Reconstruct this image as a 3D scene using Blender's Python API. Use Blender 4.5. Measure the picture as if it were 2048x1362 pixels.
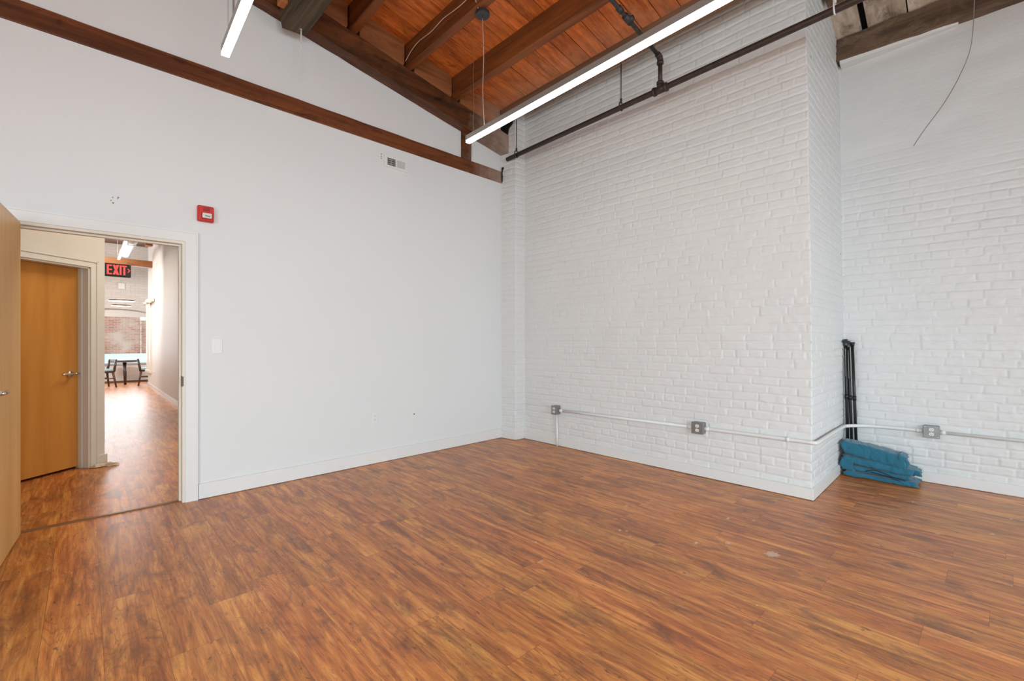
import bpy, bmesh, math, random
import numpy as np
from mathutils import Vector, Matrix
PI = math.pi
for o in list(bpy.data.objects): bpy.data.objects.remove(o)
SC = bpy.context.scene
COL = SC.collection

# ------------------------------------------------------------------ camera
H = 1.26
HEAD = math.radians(45.311)            # heading of the lens, measured from world X
cam = bpy.data.objects.new('camera', bpy.data.cameras.new('camera'))
COL.objects.link(cam)
cam.data.sensor_width = 36.0
cam.data.lens = 36.0 * 916.0 / 2048.0
cam.data.clip_start = 0.05
cam.location = (0, 0, H)
cam.rotation_euler = (PI/2, 0, HEAD - PI/2)
SC.camera = cam
# ------------------------------------------------------------------ colour / world
SC.view_settings.view_transform = 'Standard'
SC.view_settings.look = 'None'
SC.view_settings.gamma = 1.0
SC.view_settings.use_curve_mapping = False
SC.view_settings.exposure = -0.07
w = bpy.data.worlds.new('sky'); SC.world = w; w.use_nodes = True
w.node_tree.nodes['Background'].inputs[0].default_value = (0.80, 0.90, 1.0, 1)
w.node_tree.nodes['Background'].inputs[1].default_value = 2.2

def area(name, loc, direction, sx, sy, power, color, spread=180):
    l = bpy.data.lights.new(name, 'AREA'); l.shape = 'RECTANGLE'
    l.size = sx; l.size_y = sy; l.energy = power; l.color = color; l.spread = math.radians(spread)
    o = bpy.data.objects.new(name, l); COL.objects.link(o)
    o.location = loc
    o.rotation_euler = Vector(direction).to_track_quat('-Z', 'Y').to_euler()
    return o
# daylight entering through the windows of the wall behind the camera, of the left wall, and the hall's end window
DAY = (0.75, 0.925, 1.0)
for x, pw in ((-1.9, 134), (0.3, 128), (2.5, 28)):
    area('daylight_rear', (x, -4.12, 1.55), (0, 1, -0.62), 1.4, 1.9, pw, DAY, 150)
area('daylight_low_right', (4.5, -4.12, 1.1), (0.0, 1, -0.02), .9, 1.1, 18, DAY, 110)
area('daylight_left', (-3.42, -0.6, 1.7), (1, 0, -0.60), 2.4, 2.0, 185, DAY, 150)
area('daylight_hall', (1.0, 17.85, 1.7), (0, -1, 0.0), 3.4, 2.2, 135, (0.93, 0.97, 1.0))  # window daylight, stretched above the opening to lengthen glare on the hall floor

area('hall_fill_near', (1.7, 5.6, 3.6), (-.25, 0, -1), 1.6, .3, 60, (1.0, .93, .82))  # added unseen lamp to brighten the angled hall wall
area('hall_fill_far', (.4, 12.5, 3.5), (0.0, 0.2, -1), .6, 5.0, 80, (1.0, .95, .88))  # added unseen lamp for general brightness in the hall
area('hall_fill_end', (-.3, 12.6, 3.1), (0.12, 1, -.20), 2.2, .5, 120, (1.0, .96, .90), 140)  # added unseen lamp aimed at the end wall to lift its brightness
# ------------------------------------------------------------------ mesh helpers
class MB:
    def __init__(s): s.v = []; s.f = []; s.u = []
    def add(s, vs, fs, rnd=0.5):
        b = len(s.v); s.v += [tuple(v) for v in vs]; s.f += [tuple(i + b for i in f) for f in fs]; s.u += [rnd]*len(vs); return s
    def box(s, a, b, rnd=0.5):
        (x0, y0, z0), (x1, y1, z1) = a, b
        x0, x1 = min(x0, x1), max(x0, x1); y0, y1 = min(y0, y1), max(y0, y1); z0, z1 = min(z0, z1), max(z0, z1)
        return s.hexa([(x0,y0,z0),(x1,y0,z0),(x1,y1,z0),(x0,y1,z0)], [(x0,y0,z1),(x1,y0,z1),(x1,y1,z1),(x0,y1,z1)], rnd)
    def hexa(s, bot, top, rnd=0.5):
        return s.add(list(bot)+list(top), [(3,2,1,0),(4,5,6,7),(0,1,5,4),(1,2,6,5),(2,3,7,6),(3,0,4,7)], rnd)
    def obox(s, c, size, M=None, rnd=0.5):
        M = M or Matrix.Identity(3); c = Vector(c); hx, hy, hz = [q/2 for q in size]
        P = [c + M @ Vector(p) for p in ((-hx,-hy,-hz),(hx,-hy,-hz),(hx,hy,-hz),(-hx,hy,-hz),(-hx,-hy,hz),(hx,-hy,hz),(hx,hy,hz),(-hx,hy,hz))]
        return s.hexa(P[:4], P[4:], rnd)
    def bar(s, p, q, wx, wz, rnd=0.5, up=(0,0,1)):
        p, q = Vector(p), Vector(q); d = (q-p); L = d.length; d.normalize()
        side = d.cross(Vector(up)).normalized(); u = side.cross(d).normalized()
        a = side*wx/2; b = u*wz/2
        return s.hexa([p-a-b, p+a-b, q+a-b, q-a-b], [p-a+b, p+a+b, q+a+b, q-a+b], rnd)
    def prism(s, poly, off, rnd=0.5):
        n = len(poly); off = Vector(off); A = [Vector(p) for p in poly]; B = [p+off for p in A]
        return s.add(A+B, [tuple(range(n))[::-1], tuple(range(n, 2*n))] + [(i, (i+1) % n, n+(i+1) % n, n+i) for i in range(n)], rnd)
    def tube(s, pts, r, n=12, caps=True, rnd=0.5):
        pts = [Vector(p) for p in pts]; m = len(pts); R = r if isinstance(r, (list, tuple)) else [r]*m
        vs = []; t0 = (pts[1]-pts[0]).normalized()
        a = Vector((0,0,1)) if abs(t0.z) < .9 else Vector((1,0,0))
        u = t0.cross(a).normalized()
        for i in range(m):
            t = (pts[min(i+1, m-1)]-pts[max(i-1, 0)]).normalized()
            u = (u - t*u.dot(t)).normalized(); v = t.cross(u)
            for k in range(n):
                an = 2*PI*k/n; vs.append(pts[i] + (u*math.cos(an)+v*math.sin(an))*R[i])
        fs = [(i*n+k, i*n+(k+1) % n, (i+1)*n+(k+1) % n, (i+1)*n+k) for i in range(m-1) for k in range(n)]
        if caps: fs += [tuple(range(n))[::-1], tuple(range((m-1)*n, m*n))]
        return s.add(vs, fs, rnd)
    def torus(s, c, R, r, n=40, k=10, sx=1.0):
        vs = []
        for i in range(n):
            a = 2*PI*i/n
            for j in range(k):
                b = 2*PI*j/k; q = R + r*math.cos(b)*sx
                vs.append((c[0]+q*math.cos(a), c[1]+q*math.sin(a), c[2]+r*math.sin(b)))
        fs = [(i*k+j, ((i+1) % n)*k+j, ((i+1) % n)*k+(j+1) % k, i*k+(j+1) % k) for i in range(n) for j in range(k)]
        return s.add(vs, fs)

def smooth_path(pts, n=6):
    P = [Vector(p) for p in pts]; out = []
    for i in range(len(P)-1):
        a, b, c, d = P[max(i-1, 0)], P[i], P[i+1], P[min(i+2, len(P)-1)]
        for k in range(n):
            t = k/n
            out.append(0.5*((2*b)+(c-a)*t+(2*a-5*b+4*c-d)*t*t+(3*b-a-3*c+d)*t**3))
    return out+[P[-1]]

def obj(name, mb, mat, parent=None, bevel=0.0, smooth=False, seg=2, sub=0):
    """link one mesh object; mb is in world coordinates, moved into the parent's frame"""
    vs = [Vector(v) for v in mb.v]
    if parent is not None:
        inv = (Matrix.Translation(parent['_loc']) @ Matrix.Rotation(parent['_rz'], 4, 'Z')).inverted() if '_loc' in parent else parent_inv(parent)
        vs = [inv @ v for v in vs]; org = None
    else:
        lo = Vector([min(v[i] for v in vs) for i in range(3)]); hi = Vector([max(v[i] for v in vs) for i in range(3)])
        org = Vector(((lo.x+hi.x)/2, (lo.y+hi.y)/2, lo.z)); vs = [v-org for v in vs]
    me = bpy.data.meshes.new(name); me.from_pydata([tuple(v) for v in vs], [], mb.f)
    at = me.attributes.new('rnd', 'FLOAT', 'POINT'); at.data.foreach_set('value', mb.u)
    bm = bmesh.new(); bm.from_mesh(me); bmesh.ops.recalc_face_normals(bm, faces=bm.faces); bm.to_mesh(me); bm.free()
    if mat: me.materials.append(mat)
    if smooth:
        me.polygons.foreach_set('use_smooth', [True]*len(me.polygons))
    o = bpy.data.objects.new(name, me); COL.objects.link(o)
    if org is not None: o.location = org
    if parent is not None: o.parent = parent
    if bevel:
        b = o.modifiers.new('bevel', 'BEVEL'); b.width = bevel; b.segments = seg; b.limit_method = 'ANGLE'; b.angle_limit = 0.6
    if sub:
        b = o.modifiers.new('subd', 'SUBSURF'); b.levels = sub; b.render_levels = sub
    if smooth and bevel == 0 and not sub:
        try:
            me.shade_auto_smooth if False else None
        except Exception: pass
    return o
def parent_inv(p):
    M = Matrix.Identity(4); q = p
    while q is not None:
        M = q.matrix_basis @ M; q = q.parent
    return M.inverted()
def thing(name, label, cat, loc, rotz=0.0, group=None):
    o = bpy.data.objects.new(name, None); COL.objects.link(o)
    o.location = loc; o.rotation_euler = (0, 0, rotz); o.empty_display_size = 0.1
    tag(o, label, cat, group); return o
def tag(o, label, cat, group=None, kind=None):
    o['label'] = label; o['category'] = cat
    if group: o['group'] = group
    if kind: o['kind'] = kind
    return o
def struct(name, mb, mat, **k):
    o = obj(name, mb, mat, **k)
    if not k.get('parent'): o['kind'] = 'structure'
    return o
def copy_tree(o, parent=None):
    c = o.copy(); COL.objects.link(c); c.parent = parent
    for ch in list(o.children): copy_tree(ch, c)
    return c

# ------------------------------------------------------------------ material helpers
class NT:
    def __init__(s, name):
        s.m = bpy.data.materials.new(name); s.m.use_nodes = True; s.t = s.m.node_tree
        s.b = s.t.nodes['Principled BSDF']
    def n(s, typ, ins=None, **props):
        nd = s.t.nodes.new('ShaderNode'+typ)
        for k, v in props.items(): setattr(nd, k, v)
        for k, v in (ins or {}).items(): s.put(nd.inputs[k], v)
        return nd
    def put(s, sock, v):
        if isinstance(v, bpy.types.NodeSocket): s.t.links.new(v, sock)
        elif isinstance(v, (tuple, list)) and len(v) == 3 and sock.type == 'RGBA': sock.default_value = (*v, 1)
        else: sock.default_value = v
    def math(s, op, a, b=0.0, c=0.0, clamp=False):
        nd = s.n('Math', operation=op); nd.use_clamp = clamp
        s.put(nd.inputs[0], a); s.put(nd.inputs[1], b); s.put(nd.inputs[2], c); return nd.outputs[0]
    def mix(s, f, a, b, mode='MIX'):
        nd = s.n('Mix', data_type='RGBA', blend_type=mode)
        s.put(nd.inputs[0], f); s.put(nd.inputs[6], a); s.put(nd.inputs[7], b); return nd.outputs[2]
    def ramp(s, f, stops):
        nd = s.n('ValToRGB'); s.put(nd.inputs[0], f); cr = nd.color_ramp
        while len(cr.elements) > 1: cr.elements.remove(cr.elements[-1])
        cr.elements[0].position = stops[0][0]; c = stops[0][1]; cr.elements[0].color = (*c, 1) if isinstance(c, tuple) else (c, c, c, 1)
        for p, c in stops[1:]:
            e = cr.elements.new(p); e.color = (*c, 1) if isinstance(c, tuple) else (c, c, c, 1)
        return nd.outputs[0]
    def coord(s, scale=(1,1,1), rot=(0,0,0), loc=(0,0,0), kind='Object'):
        tc = s.n('TexCoord'); mp = s.n('Mapping', {'Scale': scale, 'Rotation': rot, 'Location': loc}); s.t.links.new(tc.outputs[kind], mp.inputs[0]); return mp.outputs[0]
    def world(s):
        return s.n('NewGeometry').outputs['Position']
    def noise(s, vec, scale=5, detail=4, rough=.5, dist=0.0):
        return s.n('TexNoise', {'Vector': vec, 'Scale': scale, 'Detail': detail, 'Roughness': rough, 'Distortion': dist}).outputs[0]
    def bump(s, h, strength=.3, dist=.01, normal=None):
        nd = s.n('Bump', {'Height': h, 'Strength': strength, 'Distance': dist})
        if normal is not None: s.put(nd.inputs['Normal'], normal)
        s.put(s.b.inputs['Normal'], nd.outputs[0]); return nd.outputs[0]
    def base(s, c): s.put(s.b.inputs['Base Color'], c)
    def rough(s, r): s.put(s.b.inputs['Roughness'], r)

def plain(name, col, rough=.5, metal=0.0, var=0.03, vscale=6, bump=0.0, bscale=200, emit=None, estr=0, spec=None):
    t = NT(name); v = t.coord()
    nz = t.noise(v, vscale, 3)
    c2 = tuple(max(0, c*(1-var*2)) for c in col)
    t.base(t.mix(nz, tuple(min(1, c*(1+var)) for c in col), c2))
    t.rough(rough); t.b.inputs['Metallic'].default_value = metal
    if spec is not None: t.b.inputs['Specular IOR Level'].default_value = spec
    if bump: t.bump(t.noise(v, bscale, 3), bump, .002)
    if emit: t.b.inputs['Emission Color'].default_value = (*emit, 1); t.b.inputs['Emission Strength'].default_value = estr
    return t.m

def wood(name, dark, light, axis=1, fine=40, rough=.55, knots=.5, blotch=None, along=1.2, bump=.25, var=0.0, pale=None):
    t = NT(name); tc = t.n('TexCoord').outputs['Object']
    rnd = t.n('Attribute', attribute_name='rnd').outputs['Fac']
    off = t.n('CombineXYZ', {0: t.math('MULTIPLY', rnd, 37.0), 1: t.math('MULTIPLY', rnd, 61.0), 2: t.math('MULTIPLY', rnd, 13.0)}).outputs[0]
    p = t.n('VectorMath', operation='ADD'); t.put(p.inputs[0], tc); t.put(p.inputs[1], off); p = p.outputs[0]
    def st(a, b):
        sc = [b, b, b]; sc[axis] = a
        m = t.n('Mapping', {'Vector': p, 'Scale': tuple(sc)}); return m.outputs[0]
    g1 = t.noise(st(along, fine), 1.0, 5, .6, .15)
    g2 = t.noise(st(along*.5, fine*.25), 1.0, 3, .5, .3)
    k = t.noise(st(2.2, 7.0), 1.0, 4, .65, .8)
    f = t.math('ADD', t.math('MULTIPLY', g1, .5), t.math('MULTIPLY', g2, .5))
    f = t.ramp(f, [(.36, 0.0), (.64, 1.0)])
    c = t.mix(f, dark, light)
    kd = t.ramp(k, [(.60, 0.0), (.74, 1.0)])
    c = t.mix(t.math('MULTIPLY', kd, knots), c, tuple(q*.22 for q in dark))
    if var: 
        hs = t.n('HueSaturation', {'Color': c, 'Value': t.math('ADD', 1-var, t.math('MULTIPLY', rnd, 2*var))}); c = hs.outputs[0]
    if blotch:
        bz = t.ramp(t.noise(st(3.0, 4.5), 1.0, 6, .72, .6), [(.50, 0.0), (.66, 1.0)])
        c = t.mix(t.math('MULTIPLY', bz, blotch[1]), c, blotch[0])
    if pale:                                    # overspray of white paint beyond a given x
        px = t.n('SeparateXYZ', {0: t.world()}).outputs[0]
        q = t.math('ADD', t.math('MULTIPLY', t.math('SUBTRACT', px, pale[0]), pale[1]), t.math('MULTIPLY', t.math('SUBTRACT', t.noise(t.world(), 9, 4), .5), .9), clamp=True)
        c = t.mix(t.math('MULTIPLY', q, pale[3]), c, pale[2])
    t.base(c); t.rough(rough); t.b.inputs['Specular IOR Level'].default_value = .3
    if bump: t.bump(g1, bump, .003)
    return t.m

# ------------------------------------------------------------------ materials
M = {}
t = NT('white_wall_paint'); p = t.world()
t.base(t.mix(t.noise(p, .8, 2), (.725, .735, .73), (.685, .695, .69))); t.rough(.55); t.b.inputs['Specular IOR Level'].default_value = .35
t.bump(t.noise(p, 130, 3), .08, .002); M['wall'] = t.m

t = NT('painted_brick'); p = t.world(); sp = t.n('SeparateXYZ', {0: p})
c = t.mix(t.noise(p, 2.2, 4, .6), (.74, .74, .73), (.675, .675, .665))
vo = t.n('TexVoronoi', {'Vector': p, 'Scale': 5.5, 'Randomness': 1.0}); 
spk = t.math('LESS_THAN', vo.outputs['Distance'], t.math('MULTIPLY', t.math('GREATER_THAN', t.n('SeparateColor', {0: vo.outputs['Color']}).outputs[0], .80), .055))
c = t.mix(t.math('MULTIPLY', spk, .85), c, (.05, .045, .04))
dirt = t.ramp(t.noise(p, 26, 5, .7), [(.66, 0.0), (.76, 1.0)])
c = t.mix(t.math('MULTIPLY', dirt, .12), c, (.32, .28, .24))
t.base(c); t.rough(.5); t.b.inputs['Specular IOR Level'].default_value = .4
t.bump(t.math('ADD', t.noise(p, 60, 4), t.math('MULTIPLY', t.noise(p, 220, 3), .5)), .28, .004); M['brick'] = t.m

M['trim'] = plain('white_trim_paint', (.74, .735, .72), .38, var=.012)
M['cream'] = plain('cream_trim_paint', (.72, .67, .58), .42, var=.02)
M['hall_wall'] = plain('hall_wall_paint', (.72, .71, .68), .6, var=.02, spec=.25)
M['tan'] = plain('lamp_warmed_paint', (.52, .40, .26), .5, var=.03)  # warm lamplight on the hall return put into its base colour

# floor: laminate planks running along the room, laid 2 degrees off the walls
t = NT('laminate_floor'); p = t.n('Mapping', {'Vector': t.world(), 'Rotation': (0, 0, math.radians(1.8)), 'Location': (-.05, 0, 0)}).outputs[0]
sp = t.n('SeparateXYZ', {0: p}); X, Y = sp.outputs[0], sp.outputs[1]
W, L = .19, 1.22
row = t.math('FLOOR', t.math('DIVIDE', X, W))
ro = t.n('TexWhiteNoise', {'W': row}, noise_dimensions='1D').outputs['Value']
yy = t.math('ADD', t.math('DIVIDE', Y, L), ro); colm = t.math('FLOOR', yy)
pid = t.n('TexWhiteNoise', {'Vector': t.n('CombineXYZ', {0: row, 1: colm}).outputs[0]}, noise_dimensions='2D')
pv = pid.outputs['Value']; pc = t.n('SeparateColor', {0: pid.outputs['Color']})
ox = t.math('MULTIPLY', pv, 53.0); oy = t.math('MULTIPLY', pc.outputs[1], 31.0)
q = t.n('CombineXYZ', {0: t.math('ADD', X, ox), 1: t.math('ADD', Y, oy), 2: 0.0}).outputs[0]
def st(sx, sy): return t.n('Mapping', {'Vector': q, 'Scale': (sx, sy, 1)}).outputs[0]
fine = t.noise(st(60, 4.5), 1, 5, .62, .5)
mid = t.noise(st(16, 1.5), 1, 4, .6, 1.0)
blot = t.noise(st(7.5, 3.0), 1, 6, .68, .7)
warp = t.noise(st(5.6, .85), 1, 1.6, .5, .35)
ring = t.math('ABSOLUTE', t.math('SUBTRACT', t.math('FRACT', t.math('MULTIPLY', warp, 34.0)), .5))   # cathedral rings
ringl = t.ramp(ring, [(.0, 1.0), (.16, 0.0)])
c = t.ramp(t.math('ADD', t.math('MULTIPLY', fine, .42), t.math('MULTIPLY', mid, .58)), [(.37, (.30, .084, .019)), (.49, (.55, .178, .038)), (.62, (.77, .325, .078))])
c = t.mix(t.math('MULTIPLY', t.math('MULTIPLY', ringl, .40), t.ramp(t.noise(st(2.2, .9), 1, 2), [(.46, 0.0), (.58, 1.0)])), c, (.17, .055, .022))
c = t.mix(t.math('MULTIPLY', t.ramp(blot, [(.50, 0.0), (.68, 1.0)]), .70), c, (.135, .045, .022))
flk = t.ramp(t.noise(st(48, 15), 1, 5, .7, .5), [(.59, 0.0), (.68, 1.0)])
lin = t.ramp(t.noise(st(150, 3.2), 1, 3, .6, .2), [(.56, 0.0), (.70, 1.0)])
c = t.mix(t.math('MULTIPLY', lin, .38), c, (.20, .070, .022))
c = t.mix(t.math('MULTIPLY', flk, .72), c, (.075, .030, .018))
c = t.n('HueSaturation', {'Color': c, 'Hue': t.math('ADD', .497, t.math('MULTIPLY', pc.outputs[2], .008)), 'Saturation': 1.0, 'Value': t.math('ADD', .90, t.math('MULTIPLY', pv, .20))}).outputs[0]
fx = t.math('FRACT', t.math('DIVIDE', X, W)); fy = t.math('FRACT', yy)
jx = t.math('LESS_THAN', t.math('MINIMUM', fx, t.math('SUBTRACT', 1.0, fx)), .0055)
jy = t.math('LESS_THAN', t.math('MINIMUM', fy, t.math('SUBTRACT', 1.0, fy)), .0009)
j = t.math('MAXIMUM', jx, jy)
c = t.mix(t.math('MULTIPLY', j, .5), c, (.06, .02, .01))
# dried splashes of white paint
wp = t.world(); wn = t.noise(wp, 70, 4, .7)
SPOTS = [(2.99,0.84,0.055,0.04,0.8),(3.37,1.23,0.03,0.012,0.9),(3.46,1.09,0.02,0.012,0.6),(2.82,1.22,0.024,0.012,1),(2.96,1.08,0.03,0.02,0.5),(4.74,0.34,0.012,0.01,0.9),(4.78,-0.18,0.012,0.012,1),(4.07,0.17,0.013,0.012,1),(4.32,-0.08,0.013,0.012,1),(4.79,-0.23,0.01,0.01,1),(2.65,1.66,0.02,0.012,1),(2.67,1.62,0.015,0.01,0.8),(2.61,1.56,0.01,0.01,0.8),(3.24,2.12,0.016,0.012,0.9),(2.12,1.93,0.009,0.009,1),(3.07,1.87,0.03,0.01,0.6),(1.95,1.74,0.02,0.014,0.5),(0.90,3.42,0.01,0.01,1),(2.36,0.73,0.006,0.006,1)]
acc = None
for (sx, sy, a, b, s) in SPOTS:
    d = t.n('VectorMath', operation='LENGTH'); mp = t.n('Mapping', {'Vector': wp, 'Location': (-sx/a, -sy/b, 0), 'Scale': (1/a, 1/b, 0)}); t.put(d.inputs[0], mp.outputs[0])
    m = t.math('MULTIPLY', t.math('LESS_THAN', t.math('ADD', d.outputs['Value'], t.math('MULTIPLY', t.math('SUBTRACT', wn, .45), 2.4)), .85), s*.6)
    acc = m if acc is None else t.math('MAXIMUM', acc, m)
c = t.mix(acc, c, (.72, .66, .58))
t.base(c)
t.rough(t.math('ADD', .28, t.math('MULTIPLY', fine, .14))); t.b.inputs['Specular IOR Level'].default_value = .60
hgt = t.math('SUBTRACT', t.math('ADD', t.math('MULTIPLY', fine, .6), t.math('MULTIPLY', blot, .5)), t.math('MULTIPLY', j, 2.0))
t.bump(hgt, .16, .0025); M['floor'] = t.m

M['deck'] = wood('ceiling_boards', (.36, .078, .014), (.74, .215, .042), axis=0, fine=55, rough=.5, knots=.6, blotch=((.07, .024, .012), .30), along=1.1, var=.16, pale=(3.55, 1.8, (.50, .36, .27), .45))
M['purlin'] = wood('purlin_wood', (.085, .026, .008), (.25, .075, .018), axis=1, fine=30, rough=.5, knots=.5, var=.1)
M['blocking'] = wood('blocking_wood', (.16, .055, .020), (.33, .125, .046), axis=0, fine=24, rough=.5, knots=.7, var=.1, pale=(3.5, 1.6, (.42, .33, .27), .6))
M['chord'] = wood('chord_wood', (.052, .019, .007), (.165, .055, .017), axis=0, fine=34, rough=.5, knots=.85, blotch=((.030, .014, .008), .6), pale=(3.45, 1.5, (.46, .36, .29), .75))
M['tie'] = wood('tie_beam_wood', (.075, .022, .007), (.215, .064, .019), axis=0, fine=34, rough=.48, knots=.95, blotch=((.035, .014, .008), .5), pale=(3.55, 1.6, (.44, .33, .26), .75))
M['ledger'] = wood('ledger_wood', (.13, .065, .035), (.24, .13, .075), axis=1, fine=30, rough=.6, knots=.5)
M['hewn'] = wood('old_grey_timber', (.035, .026, .016), (.15, .108, .060), axis=1, fine=34, rough=.75, knots=.6, bump=.9, blotch=((.12, .045, .02), .5))
M['stained'] = wood('stained_old_board', (.30, .22, .15), (.62, .54, .44), axis=0, fine=20, rough=.7, knots=.7, blotch=((.05, .035, .025), .8), var=.1)
M['recess_beam'] = wood('weathered_beam', (.060, .036, .022), (.20, .125, .075), axis=1, fine=26, rough=.65, knots=.9, blotch=((.38, .26, .17), .35), bump=.6)
M['door'] = wood('birch_door_veneer', (.70, .42, .15), (.86, .56, .23), axis=2, fine=9, rough=.33, knots=.10, along=.7, bump=.03)
M['hall_door'] = wood('amber_birch_veneer', (.46, .175, .030), (.62, .27, .055), axis=2, fine=9, rough=.33, knots=.12, along=.7, bump=.03)
M['cleat'] = wood('orange_cleat_wood', (.32, .10, .03), (.52, .20, .07), axis=1, fine=30, rough=.6)
M['black_metal'] = plain('black_painted_metal', (.018, .018, .02), .38, .3)
M['grey_canopy'] = plain('dark_grey_canopy', (.035, .038, .04), .35, .2)
M['pipe'] = plain('rusty_brown_pipe', (.055, .035, .028), .5, .2, var=.35, vscale=18, bump=.3, bscale=60)
M['pipe_grey'] = plain('weathered_iron_pipe', (.055, .055, .055), .55, .4, var=.4, vscale=40, bump=.4, bscale=90)
M['conduit'] = plain('white_painted_conduit', (.76, .75, .73), .4, var=.03, vscale=20)
M['box'] = plain('grey_steel_box', (.27, .27, .265), .42, .5, var=.12, vscale=50)
M['receptacle'] = plain('white_plastic', (.74, .74, .72), .3, var=.01)
M['ivory'] = plain('ivory_plastic', (.62, .58, .46), .35, var=.02)
M['slot'] = plain('dark_slot', (.01, .01, .01), .7)
M['void'] = plain('unlit_cavity', (.006, .005, .004), .9)
M['cable'] = plain('pale_cable', (.50, .40, .34), .5)
M['wire'] = plain('grey_wire', (.28, .25, .23), .4, .4)
M['steel'] = plain('brushed_nickel', (.62, .58, .52), .24, .95)
M['strike'] = plain('dark_bronze', (.10, .075, .055), .4, .7)
M['red'] = plain('red_alarm_plastic', (.58, .030, .022), .33, var=.05)
M['red_deep'] = plain('deep_red_plastic', (.30, .012, .010), .4)
M['lens'] = plain('clear_strobe_lens', (.78, .76, .70), .12, var=.2, vscale=90)
M['led'] = plain('lit_diffuser', (.9, .9, .88), .4, emit=(1.0, .91, .78), estr=12.5)
M['led_up'] = plain('added_uplight_glow', (.9, .9, .88), .4, emit=(1.0, .86, .66), estr=5.0)  # glow of an added, unseen strip that warms ceiling and upper walls
M['led_cool'] = plain('lit_cool_diffuser', (.9, .9, .88), .4, emit=(1.0, .88, .72), estr=26)
M['housing'] = plain('grey_aluminium_housing', (.42, .40, .37), .38, .6)
M['exit_black'] = plain('black_sign_housing', (.012, .010, .008), .45)
M['exit_red'] = plain('lit_red_letters', (.5, .02, .02), .5, emit=(1.0, .075, .06), estr=1.5)
M['ring_lit'] = plain('lit_ring', (.9, .8, .7), .4, emit=(1.0, .78, .52), estr=4.5)
M['ring'] = plain('bronze_ring', (.12, .06, .04), .4, .6)
M['duct'] = plain('galvanised_duct', (.50, .52, .53), .35, .7, var=.1)
M['chair_wood'] = plain('walnut_chair_wood', (.11, .045, .025), .45, var=.2)
M['table_wood'] = plain('dark_table_wood', (.055, .032, .025), .35, var=.1)
M['seat'] = plain('pale_blue_upholstery', (.27, .42, .47), .7, var=.05)
M['table_top'] = plain('grey_blue_table_top', (.16, .18, .20), .22, var=.05)
M['snow'] = plain('pale_parapet_render', (.62, .78, .80), .7, var=.08)
M['glass'] = NT('window_glass').m
g = NT('window_glass_clear'); g.b.inputs['Transmission Weight'].default_value = 1.0; g.b.inputs['Roughness'].default_value = 0.0; g.b.inputs['IOR'].default_value = 1.02; g.b.inputs['Base Color'].default_value = (.96, .99, 1, 1); M['glass'] = g.m

t = NT('teal_cotton_cloth'); p = t.coord()
wv = t.n('TexNoise', {'Vector': p, 'Scale': 420, 'Detail': 2})
c = t.mix(t.noise(p, 9, 4), (.008, .105, .170), (.016, .148, .232)); c = t.mix(t.math('MULTIPLY', wv.outputs[0], .2), c, (.03, .22, .32))
t.base(c); t.rough(.85); t.b.inputs['Sheen Weight'].default_value = .25; t.bump(t.math('ADD', t.noise(p, 24, 5, .6), t.math('MULTIPLY', wv.outputs[0], .2)), .5, .006); M['cloth'] = t.m
M['cord'] = plain('black_cord', (.01, .015, .02), .7)
t = NT('tan_rag'); p = t.coord(); t.base(t.mix(t.ramp(t.noise(p, 24, 3), [(.42, 0.0), (.6, 1.0)]), (.66, .56, .43), (.50, .30, .18))); t.rough(.7); t.bump(t.noise(p, 60, 4), .5, .004); M['rag'] = t.m

t = NT('outside_red_brick')
tx = t.n('Mapping', {'Vector': t.world(), 'Rotation': (PI/2, 0, 0)}).outputs[0]
bt = t.n('TexBrick', {'Vector': tx, 'Scale': 1.0, 'Mortar Size': .007, 'Brick Width': .22, 'Row Height': .075, 'Color1': (.30, .105, .060), 'Color2': (.44, .19, .11), 'Mortar': (.50, .38, .31)})
c = t.mix(t.ramp(t.noise(t.world(), 1.1, 5, .6), [(.42, 0.0), (.62, 1.0)]), bt.outputs[0], (.52, .36, .27)); t.base(c); t.rough(.85); M['redbrick'] = t.m
t = NT('hall_white_brick')
bt = t.n('TexBrick', {'Vector': tx if False else t.n('Mapping', {'Vector': t.world(), 'Rotation': (PI/2, 0, 0)}).outputs[0], 'Scale': 1.0, 'Mortar Size': .01, 'Mortar Smooth': .6, 'Brick Width': .22, 'Row Height': .075, 'Color1': (.66, .63, .60), 'Color2': (.60, .57, .545), 'Mortar': (.575, .545, .52)})
t.base(bt.outputs[0]); t.rough(.6); t.bump(bt.outputs[1], .4, -.005); M['hallbrick'] = t.m

# ------------------------------------------------------------------ setting: planes measured from the photo
YA = 4.33                                   # face of the long plaster wall
def zr(x): return 4.531 - .16*(x-1.612)     # underside of the roof boards
# floor
struct('floor', MB().box((-3.6, -4.3, -.12), (8.2, 18.35, 0)), M['floor'])
# plaster wall with the door opening (x -.18 .. .70, 2.03 high)
DX0, DX1, DZ = -.215, .70, 2.03
wl = MB().box((-3.6, YA, 0), (DX0, YA+.125, 3.30)).box((DX1, YA, 0), (4.16, YA+.125, 3.30)).box((DX0, YA, DZ), (DX1, YA+.125, 3.30))
wl.prism([(-3.6, YA+.012, 3.30), (4.16, YA+.012, 3.30), (4.16, YA+.012, 4.115), (-3.6, YA+.012, 5.36)], (0, .113, 0))
struct('wall_left', wl, M['wall'])
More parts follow.
